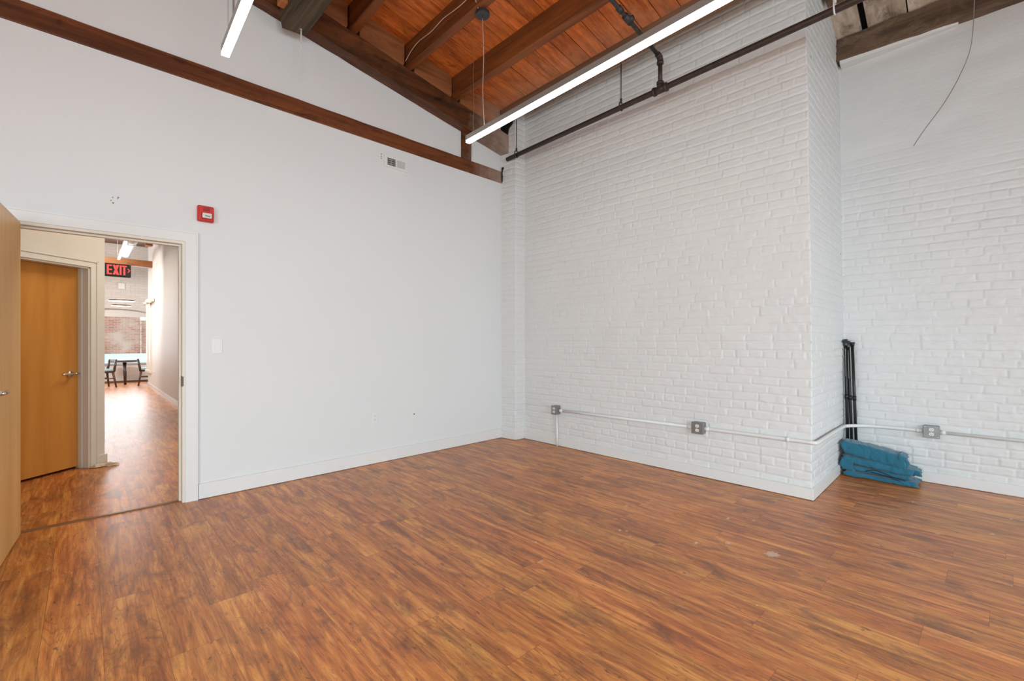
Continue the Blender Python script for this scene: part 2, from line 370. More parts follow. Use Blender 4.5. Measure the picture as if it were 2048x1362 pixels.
# outer shell behind the camera
def wall_holes(x0, x1, z0, z1, holes, place):
    """rectangular wall with rectangular holes (a0,a1,b0,b1) sharing the same b range"""
    m = MB(); xs = x0; b0, b1 = holes[0][2], holes[0][3]
    place(m, x0, x1, z0, b0); place(m, x0, x1, b1, z1)
    for h in sorted(holes):
        place(m, xs, h[0], b0, b1); xs = h[1]
    place(m, xs, x1, b0, b1); return m
rw = wall_holes(-3.6, 5.7, 0, 5.5, [(-2.6, -1.2, .6, 2.9), (-.4, 1.0, .6, 2.9), (1.8, 3.2, .6, 2.9), (4.0, 5.0, .6, 2.9)], lambda m, a, b, c, d: m.box((a, -4.35, c), (b, -4.2, d)))
struct('wall_rear', rw, M['wall'])
sw = wall_holes(-4.2, YA, 0, 5.5, [(-1.8, .6, .7, 2.9)], lambda m, a, b, c, d: m.box((-3.65, a, c), (-3.5, b, d)))
struct('wall_side', sw, M['wall'])
for i, (a, b) in enumerate([(-2.6, -1.2), (-.4, 1.0), (1.8, 3.2), (4.0, 5.0)]):
    e = bpy.data.objects.new('window_%d' % (i+1), None); COL.objects.link(e); e.location = (a, -4.27, .6); e['kind'] = 'structure'
    f = MB(); 
    for (u0, u1, v0, v1) in [(a, a+.05, .6, 2.9), (b-.05, b, .6, 2.9), (a, b, .6, .65), (a, b, 2.85, 2.9), (a, b, 1.72, 1.77), ((a+b)/2-.02, (a+b)/2+.02, .6, 2.9)]: f.box((u0, -4.30, v0), (u1, -4.24, v1))
    obj('window_frame', f, M['trim'], e)
e = bpy.data.objects.new('window_6', None); COL.objects.link(e); e.location = (-3.57, -1.8, .7); e['kind'] = 'structure'
f = MB()
for (u0, u1, v0, v1) in [(-1.8, -1.75, .7, 2.9), (.55, .6, .7, 2.9), (-1.8, .6, .7, .75), (-1.8, .6, 2.85, 2.9), (-.62, -.58, .7, 2.9)]: f.box((-3.6, u0, v0), (-3.54, u1, v1))
obj('window_frame', f, M['trim'], e)

# ---- painted brick: one displaced mesh following pier, long wall, return and recess
rng = np.random.default_rng(7)
def vnoise(x, y, seed):
    r = np.random.default_rng(seed).random((97, 89))
    xi = np.floor(x).astype(int); yi = np.floor(y).astype(int); fx = x-xi; fy = y-yi
    fx = fx*fx*(3-2*fx); fy = fy*fy*(3-2*fy)
    a = r[xi % 97, yi % 89]; b = r[(xi+1) % 97, yi % 89]; c = r[xi % 97, (yi+1) % 89]; d = r[(xi+1) % 97, (yi+1) % 89]
    return (a*(1-fx)+b*fx)*(1-fy)+(c*(1-fx)+d*fx)*fy
def brick_wall():
    # knots: (x, y, step)
    K = [(4.088, 4.34), (4.115, 4.097), (4.272, 4.092), (4.222, .905), (5.502, .905), (5.494, -.75), (5.494, -4.25)]
    steps = [.0075, .0075, .0085, .0075, .0085, .05]
    nrm = []
    for a, b in zip(K[:-1], K[1:]):
        d = np.array(b)-np.array(a); d /= np.hypot(*d); nrm.append(np.array([d[1], -d[0]])*1.0)
    # room side normal: path runs toward -y, the room lies at -x
    pts = []; S = 0; 
    for i, (a, b) in enumerate(zip(K[:-1], K[1:])):
        L = math.dist(a, b); n = max(1, int(L/steps[i]))
        for k in range(n):
            pts.append((a[0]+(b[0]-a[0])*k/n, a[1]+(b[1]-a[1])*k/n, S+L*k/n, i, k == 0))
        S += L
    pts.append((K[-1][0], K[-1][1], S, len(K)-2, False))
    P = np.array([(p[0], p[1]) for p in pts]); s = np.array([p[2] for p in pts]); seg = np.array([p[3] for p in pts])
    N = np.array([nrm[i] for i in seg]); 
    for j, p in enumerate(pts):
        if p[4] and p[3] > 0: N[j] = (nrm[p[3]]+nrm[p[3]-1]); N[j] /= max(.7, np.hypot(*N[j])**2/ 1.0) if False else 1.0
    z = np.arange(0, 4.75, .0078); nz = len(z); ns = len(s)
    Sg, Z = np.meshgrid(s, z, indexing='ij')
    rows = np.arange(0, 70)*.0735 + rng.normal(0, .0022, 70); rows[0] = -.05
    zz = Z + .011*(vnoise(Sg*.9, Z*1.3, 1)-.5) + .008*(vnoise(Sg*3.5, Z*6, 2)-.5)
    ri = np.clip(np.searchsorted(rows, zz)-1, 0, 68)
    zlo = rows[ri]; zhi = rows[ri+1]; dv = np.minimum(zz-zlo, zhi-zz); vf = (zz-zlo)/(zhi-zlo)
    rl = np.where(np.arange(70) % 6 == 3, .108, .212); ro = rng.random(70)*.212
    bl = rl[ri]; ss = Sg + .006*(vnoise(Sg*5, Z*14, 3)-.5)
    q = (ss+ro[ri])/bl; bi = np.floor(q).astype(int); fr = (q-bi); du = np.minimum(fr, 1-fr)*bl
    tab = rng.random((70, 1024)); tab2 = rng.random((70, 1024)); tab3 = rng.random((70, 1024))
    off = tab[ri, bi % 1024]; tilt = tab2[ri, bi % 1024]-.5; tw = tab3[ri, bi % 1024]
    sm = lambda a, lo, hi: (lambda u: u*u*(3-2*u))(np.clip((a-lo)/(hi-lo), 0, 1))
    ragged = .0035*(vnoise(Sg*40, Z*40, 4)-.4)
    jb = sm(dv+ragged, .0015, .0105); jh = sm(du+ragged, .0010, .0095)
    fill = .72+.55*vnoise(Sg*2.2, Z*5, 5)
    prof = np.minimum(jb, 1-(1-jh)*.75)
    h = -.0062*(1-prof)*fill + (off-.5)*.0030 + tilt*.0028*(vf-.5)*2*.6 + (tw-.5)*.002*(fr-.5)
    h += .0030*(vnoise(Sg*22, Z*30, 6)-.5) + .0016*(vnoise(Sg*60, Z*70, 8)-.5) + .006*(vnoise(Sg*1.1, Z*2, 9)-.5)
    # upper part of the recess wall is skimmed with plaster: relief fades
    inD = (seg >= 4)[:, None]*np.ones_like(Z)
    edge = 2.62 + .35*(vnoise(Sg*3, Z*0+2, 10)-.5)
    fade = sm(Z, edge-.15, edge+.35)*inD
    soft = .010*(vnoise(Sg*2.2+Z*.8, Z*6-Sg*1.2, 11)-.5) + .004*(vnoise(Sg*7, Z*9, 12)-.5)
    h = h*(1-fade*.93) + soft*fade
    h = h*1.15
    lean = np.where(seg >= 3, .0, 0.0)
    ty = np.zeros_like(Z); tz = np.clip((Z-1.2)/2.8, 0, 1.3)*.042
    # lean of the free corner: fades along the long wall and holds on the return
    kk = np.where(seg == 2, np.clip((P[:, 1] < 1.6)*(1.6-P[:, 1])/.7, 0, 1), np.where(seg == 3, 1.0, np.where(seg >= 4, np.clip((P[:, 1]+.2)/1.1, 0, 1), 0.0)))
    ty = kk[:, None]*tz
    VX = P[:, 0:1] + N[:, 0:1]*h; VY = P[:, 1:2] + N[:, 1:2]*h + ty
    V = np.stack([VX, VY, Z], -1).reshape(-1, 3)
    i, j = np.meshgrid(np.arange(ns-1), np.arange(nz-1), indexing='ij')
    a = (i*nz+j).ravel(); F = np.stack([a, a+1, a+nz+1, a+nz], -1)
    me = bpy.data.meshes.new('wall_right')
    me.vertices.add(len(V)); me.vertices.foreach_set('co', V.astype(np.float32).ravel())
    me.loops.add(F.size); me.loops.foreach_set('vertex_index', F.ravel().astype(np.int32))
    me.polygons.add(len(F)); me.polygons.foreach_set('loop_start', np.arange(0, F.size, 4, dtype=np.int32)); me.polygons.foreach_set('loop_total', np.full(len(F), 4, dtype=np.int32))
    me.update(calc_edges=True); me.polygons.foreach_set('use_smooth', np.ones(len(F), dtype=bool))
    me.materials.append(M['brick'])
    o = bpy.data.objects.new('wall_right', me); COL.objects.link(o); o['kind'] = 'structure'
    return nrm, o
nrm, wr = brick_wall()
# solid backing behind the brick skin
struct('wall_backing', MB().box((4.30, .97, 0), (4.45, 4.5, 4.7)).box((3.90, 4.345, 3.9), (4.30, 4.46, 4.56)).box((4.40, .985, 0), (5.7, 1.12, 4.7)).box((5.56, -4.3, 0), (5.7, 1.1, 4.7)), M['brick'])

# ---- roof boards (one ceiling, boards as separate planks in it)
random.seed(4)
cm = MB(); y = 4.33+.60; joints = []
edges = [4.9, 4.70, 4.52, 4.33, 4.14, 3.945, 3.75, 3.545, 3.348, 3.168, 2.975, 2.78, 2.58, 2.385, 2.19, 1.993]
while edges[-1] > -4.3: edges.append(edges[-1]-random.choice((.18, .19, .195, .2)))
for a, b in zip(edges[:-1], edges[1:]):
    gap = random.choice((.006, .008, .010, .013)); dz = random.uniform(-.002, .003)
    xs = [-3.6, 4.0]
    if random.random() < .35: xs = [-3.6, random.uniform(1.2, 2.6), 4.0]
    for x0, x1 in zip(xs[:-1], xs[1:]):
        cm.hexa([(x0+.001, b+gap/2, zr(x0)+dz), (x1-.001, b+gap/2, zr(x1)+dz), (x1-.001, a-gap/2, zr(x1)+dz), (x0+.001, a-gap/2, zr(x0)+dz)],
                [(x0+.001, b+gap/2, zr(x0)+.03), (x1-.001, b+gap/2, zr(x1)+.03), (x1-.001, a-gap/2, zr(x1)+.03), (x0+.001, a-gap/2, zr(x0)+.03)], random.random())
struct('ceiling', cm, M['deck'])
struct('ceiling_underlay', MB().hexa([(-3.7, -4.4, zr(-3.7)+.035), (4.0, -4.4, zr(4.0)+.035), (4.0, 4.9, zr(4.0)+.035), (-3.7, 4.9, zr(-3.7)+.035)],
       [(-3.7, -4.4, zr(-3.7)+.09), (4.0, -4.4, zr(4.0)+.09), (4.0, 4.9, zr(4.0)+.09), (-3.7, 4.9, zr(-3.7)+.09)]), M['void'])
struct('ceiling_eave', MB().box((3.95, -4.4, 4.50), (4.45, 4.9, 4.56)).box((3.97, -4.4, 4.16), (4.0, 4.9, 4.52)), M['ledger'])
# recess ceiling: pale stained boards
def zq(x): return 4.186 + .34*(5.40-x)
rc = MB(); ys = [.99, .752, .705, .428, .418, .13, .124, -.17, -.176, -.47, -.476, -.78, -.79, -1.1, -1.11, -1.5, -1.51, -2, -2.01, -2.6, -2.61, -3.3, -3.31, -4.3]
for a, b in zip(ys[0::2], ys[1::2]):
    rc.hexa([(4.20, b, zq(4.2)), (5.6, b, zq(5.6)), (5.6, a, zq(5.6)), (4.20, a, zq(4.2))], [(4.20, b, zq(4.2)+.03), (5.6, b, zq(5.6)+.03), (5.6, a, zq(5.6)+.03), (4.20, a, zq(4.2)+.03)], random.random())
struct('ceiling_recess', rc, M['stained'])
struct('ceiling_recess_underlay', MB().hexa([(4.15, -4.3, zq(4.15)+.10), (5.7, -4.3, zq(5.7)+.10), (5.7, 1.1, zq(5.7)+.10), (4.15, 1.1, zq(4.15)+.10)], [(4.15, -4.3, zq(4.15)+.14), (5.7, -4.3, zq(5.7)+.14), (5.7, 1.1, zq(5.7)+.14), (4.15, 1.1, zq(4.15)+.14)]), M['void'])
struct('wall_header', MB().box((4.25, -4.3, 4.10), (4.30, .90, 4.68)), M['wall'])

# ------------------------------------------------------------------ timber frame
def irregular(mb, amp, seed, cuts=1):
    """gently roughen the vertices of a timber"""
    r = random.Random(seed); mb.v = [tuple(c + r.uniform(-amp, amp) for c in v) for v in mb.v]; return mb
def long_timber(p, q, wx, wz, n, amp, seed, up=(0,0,1)):
    p, q = Vector(p), Vector(q); d = (q-p).normalized(); side = d.cross(Vector(up)).normalized(); u = side.cross(d)
    r = random.Random(seed); vs = []
    for i in range(n+1):
        c = p+(q-p)*i/n
        for (a, b) in ((-1,-1),(1,-1),(1,1),(-1,1)):
            vs.append(c + side*(a*wx/2 + r.uniform(-amp, amp)) + u*(b*wz/2 + r.uniform(-amp, amp)))
    fs = [(3,2,1,0), (n*4, n*4+1, n*4+2, n*4+3)]
    for i in range(n):
        for k in range(4): fs.append((i*4+k, i*4+(k+1) % 4, (i+1)*4+(k+1) % 4, (i+1)*4+k))
    m = MB(); m.add(vs, fs, r.random()); return m
# horizontal tie beam
tb = long_timber((-3.6, YA+.055, 3.377), (4.10, YA+.055, 3.377), .125, .152, 60, .0022, 3)
tag(obj('tie_beam', tb, M['tie'], bevel=.006), 'long level red-brown timber beam crossing the white plaster wall above the door', 'beam')
# sloping chord standing proud of the wall
def zc(x): return 4.056 - .16*(x-1.612)
ch = long_timber((-3.6, 4.275, zc(-3.6)+.12), (4.13, 4.275, zc(4.13)+.12), .135, .236, 60, .0022, 5)
tag(obj('roof_chord', ch, M['chord'], bevel=.008), 'thick dark sloping roof beam along the top of the white plaster wall', 'beam')
ps = long_timber((3.506, 4.375, 3.45), (3.506, 4.375, zc(3.5)+.05), .147, .11, 4, .0015, 6, up=(0,1,0))
tag(obj('timber_post', ps, M['chord'], bevel=.006), 'short upright timber post between the level beam and the sloping roof beam', 'post')
# purlins
PZ0 = .24; LEAN = .030
def purlin(x, far, near, label, seed):
    m = MB(); w_ = .078
    n = 16; r = random.Random(seed); vs = []
    for i in range(n+1):
        y = far + (near-far)*i/n; xx = x - LEAN*(4.2-y)
        for (dx, top) in ((0, 0), (w_, 0), (w_, 1), (0, 1)):
            X_ = xx+dx+r.uniform(-.0018, .0018)
            vs.append((X_, y, (zr(X_)+.004 if top else zr(X_)-.232+r.uniform(-.0018, .0018))))
    fs = [(0,1,2,3), (n*4+3, n*4+2, n*4+1, n*4)]
    for i in range(n):
        for k in range(4): fs.append((i*4+k, (i+1)*4+k, (i+1)*4+(k+1) % 4, i*4+(k+1) % 4))
    m.add(vs, fs, r.random())
    return tag(obj('roof_purlin', m, M['purlin'], bevel=.006), label, 'purlin', 'roof purlins')
purlin(1.975, 4.40, -4.25, 'dark roof purlin left of the round black light canopy, nearest the grey timber', 1)
purlin(2.592, 4.40, -4.25, 'dark roof purlin with a pale cable stapled along its side', 2)
purlin(3.205, 4.40, -4.25, 'dark roof purlin nearest the brick wall, above the long lit pendant', 3)
for k, x in enumerate((.70, .08)):
    purlin(x, 4.40, -4.25, ('dark roof purlin directly left of the big grey timber', 'dark roof purlin farthest left, over the top left pendant light')[k], 10+k)
# blocking boards between purlins, standing on the chord
bl = [(.80, 1.42), (1.60, 1.955), (2.078, 2.572), (2.695, 3.19), (3.31, 3.945)]
lab = {1: 'short wooden blocking board tight against the big grey timber', 2: 'wooden blocking board between the first two purlins right of the grey timber', 3: 'wooden blocking board right of the cable on the purlin', 4: 'wooden blocking board at the brick wall end of the sloping beam'}
for i, (a, b) in enumerate(bl):
    m = MB()
    yb = 4.200; poly = []
    A = (a, yb, zc(a)+.235); B = (b-.012, yb, zc(b)+.235); C_ = (b, yb, zc(b)+.262); D_ = (b, yb, zr(b)+.002); E_ = (a, yb, zr(a)+.002)
    m.prism([A, B, C_, D_, E_], (0, .03, 0), random.random())
    o = obj('blocking_board', m, M['blocking'], bevel=.004)
    tag(o, lab.get(i, 'wooden blocking board left of the big grey timber, above the sloping beam'), 'board', 'blocking boards on the sloping beam')
# eave ledger against the brick wall
lg = MB(); n = 20; vs = []; r = random.Random(9)
for i in range(n+1):
    y = 4.195 + (-4.25-4.195)*i/n; x0 = 3.945 - .043*(4.2-y)*.9
    for (dx, dz, top) in ((0, 0, 0), (.085, 0, 0), (.085, 0, 1), (0, 0, 1)):
        X_ = x0+dx+r.uniform(-.0015, .0015); vs.append((X_, y, zr(X_)+.004 if top else 4.005+r.uniform(-.0015, .0015)))
fs = [(0,1,2,3), (n*4+3, n*4+2, n*4+1, n*4)]
for i in range(n):
    for k in range(4): fs.append((i*4+k, (i+1)*4+k, (i+1)*4+(k+1) % 4, i*4+(k+1) % 4))
lg.add(vs, fs, .3)
tag(obj('eave_ledger', lg, M['ledger'], bevel=.005), 'grey-brown ledger beam at the low edge of the roof boards, beside the brick wall', 'beam')
# big hewn timber dropping below the chord
hv = MB(); n = 28; r = random.Random(21); vs = []
prof = [(-.122, .32), (-.118, .080), (-.098, .0), (.0, .012), (.092, .022), (.112, .050), (.120, .14), (.122, .32)]
for i in range(n+1):
    y = 4.19 + (-4.25-4.19)*i/n; cx = 1.464 - .032*(4.2-y); cz = 3.942
    for (dx, dz) in prof:
        vs.append((cx+dx+r.uniform(-.004, .004), y, cz+dz+r.uniform(-.004, .004)))
k_ = len(prof); fs = [tuple(range(k_)), tuple(range(n*k_, n*k_+k_))[::-1]]
for i in range(n):
    for k in range(k_): fs.append((i*k_+k, i*k_+(k+1) % k_, (i+1)*k_+(k+1) % k_, (i+1)*k_+k))
hv.add(vs, fs, .4)
tag(obj('hewn_timber', hv, M['hewn'], bevel=.006), 'massive rough grey-brown hewn timber at the top of the white wall, chain hanging under it', 'beam')
tag(obj('wood_cleat', MB().box((1.286, 3.98, 4.035), (1.342, 4.07, 4.095)), M['cleat'], bevel=.003), 'small orange wooden cleat on the left side of the grey hewn timber', 'cleat')
# recess beam + purlin
rb = long_timber((5.435, 1.0, 4.078), (5.435, -4.2, 4.078), .13, .205, 40, .004, 31)
tag(obj('recess_beam', rb, M['recess_beam'], bevel=.008), 'weathered dark beam with peeling paint at the top of the recess wall', 'beam')
rp = long_timber((4.80, .925, 4.30), (4.80, -4.2, 4.30), .16, .14, 20, .003, 32)
tag(obj('recess_purlin', rp, M['recess_beam'], bevel=.006), 'brown purlin over the recess, seen behind the sprinkler pipe at the top edge', 'purlin')
# strip of plaster under the recess beam
tag(obj('plaster_strip', MB().hexa([(5.40, .925, 3.945), (5.50, .925, 3.935), (5.50, .10, 3.965), (5.46, .10, 3.965)], [(5.385, .925, 3.977), (5.50, .925, 3.977), (5.50, .10, 3.977), (5.445, .10, 3.977)]), M['wall']), 'ragged white plaster ledge under the left end of the weathered recess beam', 'ledge')
# cracks and pocket hole where the truss enters the brick
def crack(pts, w0, name, y_off):
    pass
cr = MB()
ck = [(4.083, 4.28, 3.47), (4.083, 4.276, 3.40), (4.083, 4.285, 3.34)]
pk = obj('wall_crack', MB().prism([(4.079, 4.318, 3.50), (4.079, 4.285, 3.50), (4.079, 4.29, 3.475), (4.079, 4.305, 3.47), (4.079, 4.303, 3.33), (4.079, 4.312, 3.31), (4.079, 4.318, 3.33)], (.02, 0, 0)), M['void']); pk['kind'] = 'structure'
pk = obj('wall_pocket', MB().prism([(4.080, 4.23, 3.74), (4.080, 4.215, 3.90), (4.080, 4.20, 3.97), (4.080, 4.13, 4.02), (4.080, 4.12, 4.09), (4.080, 4.33, 4.09), (4.080, 4.33, 3.74)], (.02, 0, 0)), M['void']); pk['kind'] = 'structure'

# ------------------------------------------------------------------ baseboards and casings
def base_run(name, pts, h, th, side=1):
    """baseboard along a polyline; pts = room-side face line; thickness goes away from the room"""
    m = MB()
    for (a, b) in zip(pts[:-1], pts[1:]):
        d = Vector((b[0]-a[0], b[1]-a[1], 0)).normalized(); nn = Vector((-d.y, d.x, 0))*side*th
        A, B = Vector((*a, .004)), Vector((*b, .004)); u = Vector((0, 0, h)); c = Vector((0, 0, h-.006))
        m.hexa([A, B, B+nn, A+nn], [A+c+nn*.0, B+c, B+u+nn, A+u+nn] if False else [A+c, B+c, B+nn+u, A+nn+u])
    return struct(name, m, M['trim'], bevel=.0015)
base_run('baseboard_left', [(.785, 4.316), (4.075, 4.316)], .122, .016)
base_run('baseboard_far_left', [(-3.5, 4.316), (-.27, 4.316)], .122, .016)
base_run('baseboard_right', [(4.073, 4.322), (4.100, 4.080), (4.254, 4.076), (4.204, .889), (5.486, .889), (5.476, -4.2)], .092, .018)
M['gap'] = M['void']
# door casing (room side), jamb and stop
cs = MB()
def casing(m, x0, x1, z1, yf, sgn, wdt=.080):
    k_ = .012; i_ = wdt-k_
    for (o0, o1, dp) in ((0, i_, .016), (i_, wdt, .022)):          # flat, then the raised back band; mitred corners
        m.prism([(x0-o1, yf, 0), (x0-o0, yf, 0), (x0-o0, yf, z1+o0), (x0-o1, yf, z1+o1)], (0, sgn*dp, 0))
        m.prism([(x1+o0, yf, 0), (x1+o1, yf, 0), (x1+o1, yf, z1+o1), (x1+o0, yf, z1+o0)], (0, sgn*dp, 0))
        m.prism([(x0-o0, yf, z1+o0), (x1+o0, yf, z1+o0), (x1+o1, yf, z1+o1), (x0-o1, yf, z1+o1)], (0, sgn*dp, 0))
casing(cs, DX0, DX1, DZ, YA, -1)
struct('trim_1', cs, M['trim'])
jb = MB().box((DX0-.0, YA-.006, 0), (DX0+.02, YA+.13, DZ)).box((DX1-.02, YA-.006, 0), (DX1, YA+.13, DZ)).box((DX0+.02, YA-.006, DZ-.02), (DX1-.02, YA+.13, DZ))
jb.box((DX0+.02, YA+.05, 0), (DX0+.033, YA+.09, DZ-.033)).box((DX1-.033, YA+.05, 0), (DX1-.02, YA+.09, DZ-.033)).box((DX0+.02, YA+.05, DZ-.033), (DX1-.02, YA+.09, DZ-.02))
casing(jb, DX0, DX1, DZ, YA+.125, 1)
struct('trim_2', jb, M['cream'])
tag(obj('strike_plate', MB().box((DX1-.0225, YA-.002, .90), (DX1-.0195, YA+.035, .985)).box((DX1-.024, YA-.0085, .905), (DX1-.012, YA-.002, .98)), M['strike']), 'dark metal strike plate on the right jamb of the open doorway', 'strike plate')
th = MB().prism([(DX0, 4.375, 0), (DX0, 4.425, 0), (DX0, 4.415, .007), (DX0, 4.385, .007)], (DX1-DX0, 0, 0))
tag(obj('threshold_strip', th, plain('brown_threshold', (.20, .085, .035), .35), bevel=.001), 'thin brown threshold strip across the floor of the open doorway', 'threshold')

# open door leaf, swung into the room toward the camera
hx, hy = -.176, 4.335; dd = Vector((-.088, -.896, 0)).normalized(); nn = Vector((dd.y, -dd.x, 0))   # nn points away from the room view side
LW = .90; TH = .044
e = bpy.data.objects.new('door_1', None); COL.objects.link(e); e.location = (hx, hy, 0); e['kind'] = 'structure'
A = Vector((hx, hy, .012)); B = A+dd*LW; back = nn*TH
if back.x > 0: back = -back
obj('door_leaf', MB().hexa([A, B, B+back, A+back], [v+Vector((0, 0, DZ-.018)) for v in (A, B, B+back, A+back)]), M['door'], e, bevel=.002)
front = -back.normalized()
hp = A+dd*(LW-.065); hp.z = .988
hd = MB().tube([hp, hp+front*.012], .030, 24).tube([hp, hp+front*.052], .011, 16)
lv = smooth_path([hp+front*.05, hp+front*.056-dd*.02, hp+front*.056-dd*.06, hp+front*.052-dd*.118], 5)
hd.tube(lv, .0105, 14)
obj('door_handle', hd, M['steel'], e, smooth=True)

# ------------------------------------------------------------------ hall beyond the doorway
ANG = math.radians(38.5); dW = Vector((math.cos(ANG), math.sin(ANG), 0)); nW = Vector((-math.sin(ANG), math.cos(ANG), 0)); W0 = Vector((.24, 6.19, 0))
def P3(t_, d_, z): v = W0+dW*t_+nW*d_; return Vector((v.x, v.y, z))
def wbox(m, t0, t1, d0, d1, z0, z1):
    return m.hexa([P3(t0, d0, z0), P3(t1, d0, z0), P3(t1, d1, z0), P3(t0, d1, z0)], [P3(t0, d0, z1), P3(t1, d0, z1), P3(t1, d1, z1), P3(t0, d1, z1)])
TO0, TO1, TZ = -.95, -.03, 1.985
aw = MB(); wbox(aw, -2.6, TO0, 0, .14, 0, 4.2); wbox(aw, TO1, .118, 0, .14, 0, 4.2); wbox(aw, TO0, TO1, 0, .14, TZ, 4.2)
struct('wall_hall_angled', aw, M['cream'])
tm = MB()
for (a, b, c, d) in ((TO1, TO1+.066, 0, TZ), (TO0-.066, TO0, 0, TZ), (TO0-.066, TO1+.066, TZ, TZ+.066)): wbox(tm, a, b, -.016, 0, c, d)
wbox(tm, TO1+.052, TO1+.066, -.023, 0, 0, TZ+.066); wbox(tm, TO0-.066, TO1+.066, -.023, 0, TZ+.052, TZ+.066)
wbox(tm, TO1-.016, TO1, -.004, .14, 0, TZ); wbox(tm, TO0, TO1, -.004, .14, TZ-.016, TZ); wbox(tm, TO1-.028, TO1-.016, .06, .10, 0, TZ-.016)
struct('trim_3', tm, M['cream'], bevel=.0015)
bb = MB(); wbox(bb, TO1+.068, .135, -.014, 0, 0, .10)
struct('baseboard_hall', bb, M['cream'], bevel=.0015)
e = bpy.data.objects.new('door_2', None); COL.objects.link(e); e.location = P3(TO0, .11, 0); e['kind'] = 'structure'
lm = MB(); wbox(lm, TO0+.003, TO1-.017, .10, .14, .022, TZ-.018); obj('door_leaf', lm, M['hall_door'], e, bevel=.002)
hp = P3(TO1-.105, .10, .935); hm = MB().tube([hp, hp-nW*.012], .028, 20).tube([hp, hp-nW*.05], .010, 12).tube(smooth_path([hp-nW*.05+dW*.01, hp-nW*.055-dW*.03, hp-nW*.05-dW*.10], 4), .0095, 12)
hm.tube([hp+dW*.02-nW*.02, hp+dW*.085-nW*.02], .008, 10)
obj('door_handle', hm, M['steel'], e, smooth=True)
# hall shell
struct('wall_hall_left', MB().box((.20, 6.30, 0), (.335, 7.6, 4.2)).box((-3.6, 7.6, 0), (.335, 7.75, 4.2)).box((-3.75, 4.4, 0), (-3.6, 7.75, 4.2)), M['hall_wall'])
rwm = MB(); rwm.hexa([(1.602, 10.3, 0), (1.74, 10.3, 0), (1.878, 16.1, 0), (1.753, 16.1, 0)], [(1.602, 10.3, 4.6), (1.74, 10.3, 4.6), (1.878, 16.1, 4.6), (1.753, 16.1, 4.6)])
struct('wall_hall_right', rwm, M['hall_wall'])
struct('wall_hall_return', MB().box((1.60, 10.27, 0), (3.2, 10.30, 4.6)).box((3.1, 4.4, 0), (3.2, 10.3, 4.6)), M['tan'])
hb = MB(); hb.hexa([(1.588, 10.26, 0), (1.60, 10.26, 0), (1.751, 16.1, 0), (1.739, 16.1, 0)], [(1.588, 10.26, .10), (1.60, 10.26, .10), (1.751, 16.1, .10), (1.739, 16.1, .10)])
struct('baseboard_hall_right', hb, M['trim'])
struct('baseboard_hall_return', MB().box((1.588, 10.255, 0), (3.1, 10.27, .13)), M['tan'])
struct('wall_hall_outer', MB().box((-3.75, 7.7, 0), (-3.6, 18.3, 4.6)).box((3.6, 16.1, 0), (3.75, 18.3, 4.6)).box((1.76, 16.0, 0), (3.75, 16.1, 4.6)), M['hall_wall'])
# far wall with arched recess and window
fw = MB(); cxA, hwA, zS = 1.18, 1.55, .57
spring, rise = 1.86, .36
arc = []; 
for i in range(25):
    u = -1+2*i/24; R_ = (hwA**2+rise**2)/(2*rise); x_ = cxA+u*hwA; z_ = spring+rise-R_+math.sqrt(R_*R_-(u*hwA)**2); arc.append((x_, z_))
yF = 18.05
fw.box((-3.75, yF, 0), (cxA-hwA, yF+.35, 4.4)).box((cxA+hwA, yF, 0), (3.75, yF+.35, 4.4)).box((cxA-hwA, yF, 0), (cxA+hwA, yF+.35, zS-.04))
for (x0, z0), (x1, z1) in zip(arc[:-1], arc[1:]):
    fw.hexa([(x0, yF, z0), (x1, yF, z1), (x1, yF+.35, z1), (x0, yF+.35, z0)], [(x0, yF, 4.4), (x1, yF, 4.4), (x1, yF+.35, 4.4), (x0, yF+.35, 4.4)])
struct('wall_hall_far', fw, M['hallbrick'])
struct('wall_hall_apron', MB().box((cxA-hwA, yF-.012, 0), (cxA+hwA, yF-.001, zS-.045)), M['hall_wall'])
struct('trim_4', MB().box((cxA-hwA, yF+.22, 1.985), (cxA+hwA, yF+.30, 2.30)), M['hall_wall'])
struct('trim_5', MB().box((cxA-hwA, yF-.05, zS-.045), (cxA+hwA, yF+.34, zS)), plain('grey_sill', (.36, .37, .38), .5))
struct('trim_6', MB().box((-3.6, yF-.02, 0), (3.6, yF, .05)), plain('dark_base', (.12, .07, .05), .5))
struct('window_5', MB().box((cxA-hwA, yF+.24, zS), (cxA+hwA, yF+.246, 1.99)), M['glass'])
# hall ceiling
hc = MB().hexa([(-3.8, 4.46, 4.05), (3.8, 4.46, 4.05), (3.8, 18.4, 4.15), (-3.8, 18.4, 4.15)], [(-3.8, 4.46, 4.15), (3.8, 4.46, 4.15), (3.8, 18.4, 4.25), (-3.8, 18.4, 4.25)])
struct('ceiling_hall', hc, wood('hall_roof_boards', (.10, .05, .03), (.26, .15, .10), axis=0, fine=14, knots=.5))
for k, (y_, z_, m_, l_) in enumerate([(15.0, 3.925, 'cream', 'pale painted roof joist nearest the hall end wall'), (13.6, 3.72, 'duct', 'grey metal roof joist above the hall exit sign'), (12.2, 3.60, 'tie', 'brown timber roof joist above the hall exit sign')]):
    tag(obj('hall_joist', MB().box((.3, y_, z_), (3.0, y_+.12, z_+.12)), M[m_], bevel=.003), l_, 'joist')
tag(obj('hall_tie_beam', MB().box((-.5, 15.0, 3.15), (1.735, 15.14, 3.315)), wood('hall_beam_wood', (.16, .055, .016), (.30, .115, .035), axis=0, fine=26), bevel=.004), 'orange-brown timber beam crossing the hall above the exit sign', 'beam')
tag(obj('air_duct', MB().tube([(1.06, 11.0, 3.36), (1.135, 14.4, 3.36)], .10, 24).tube([(1.092, 12.5, 3.36), (1.093, 12.53, 3.36)], .106, 24), M['duct'], smooth=True), 'round grey air duct under the hall ceiling beside its lit strip light', 'duct')
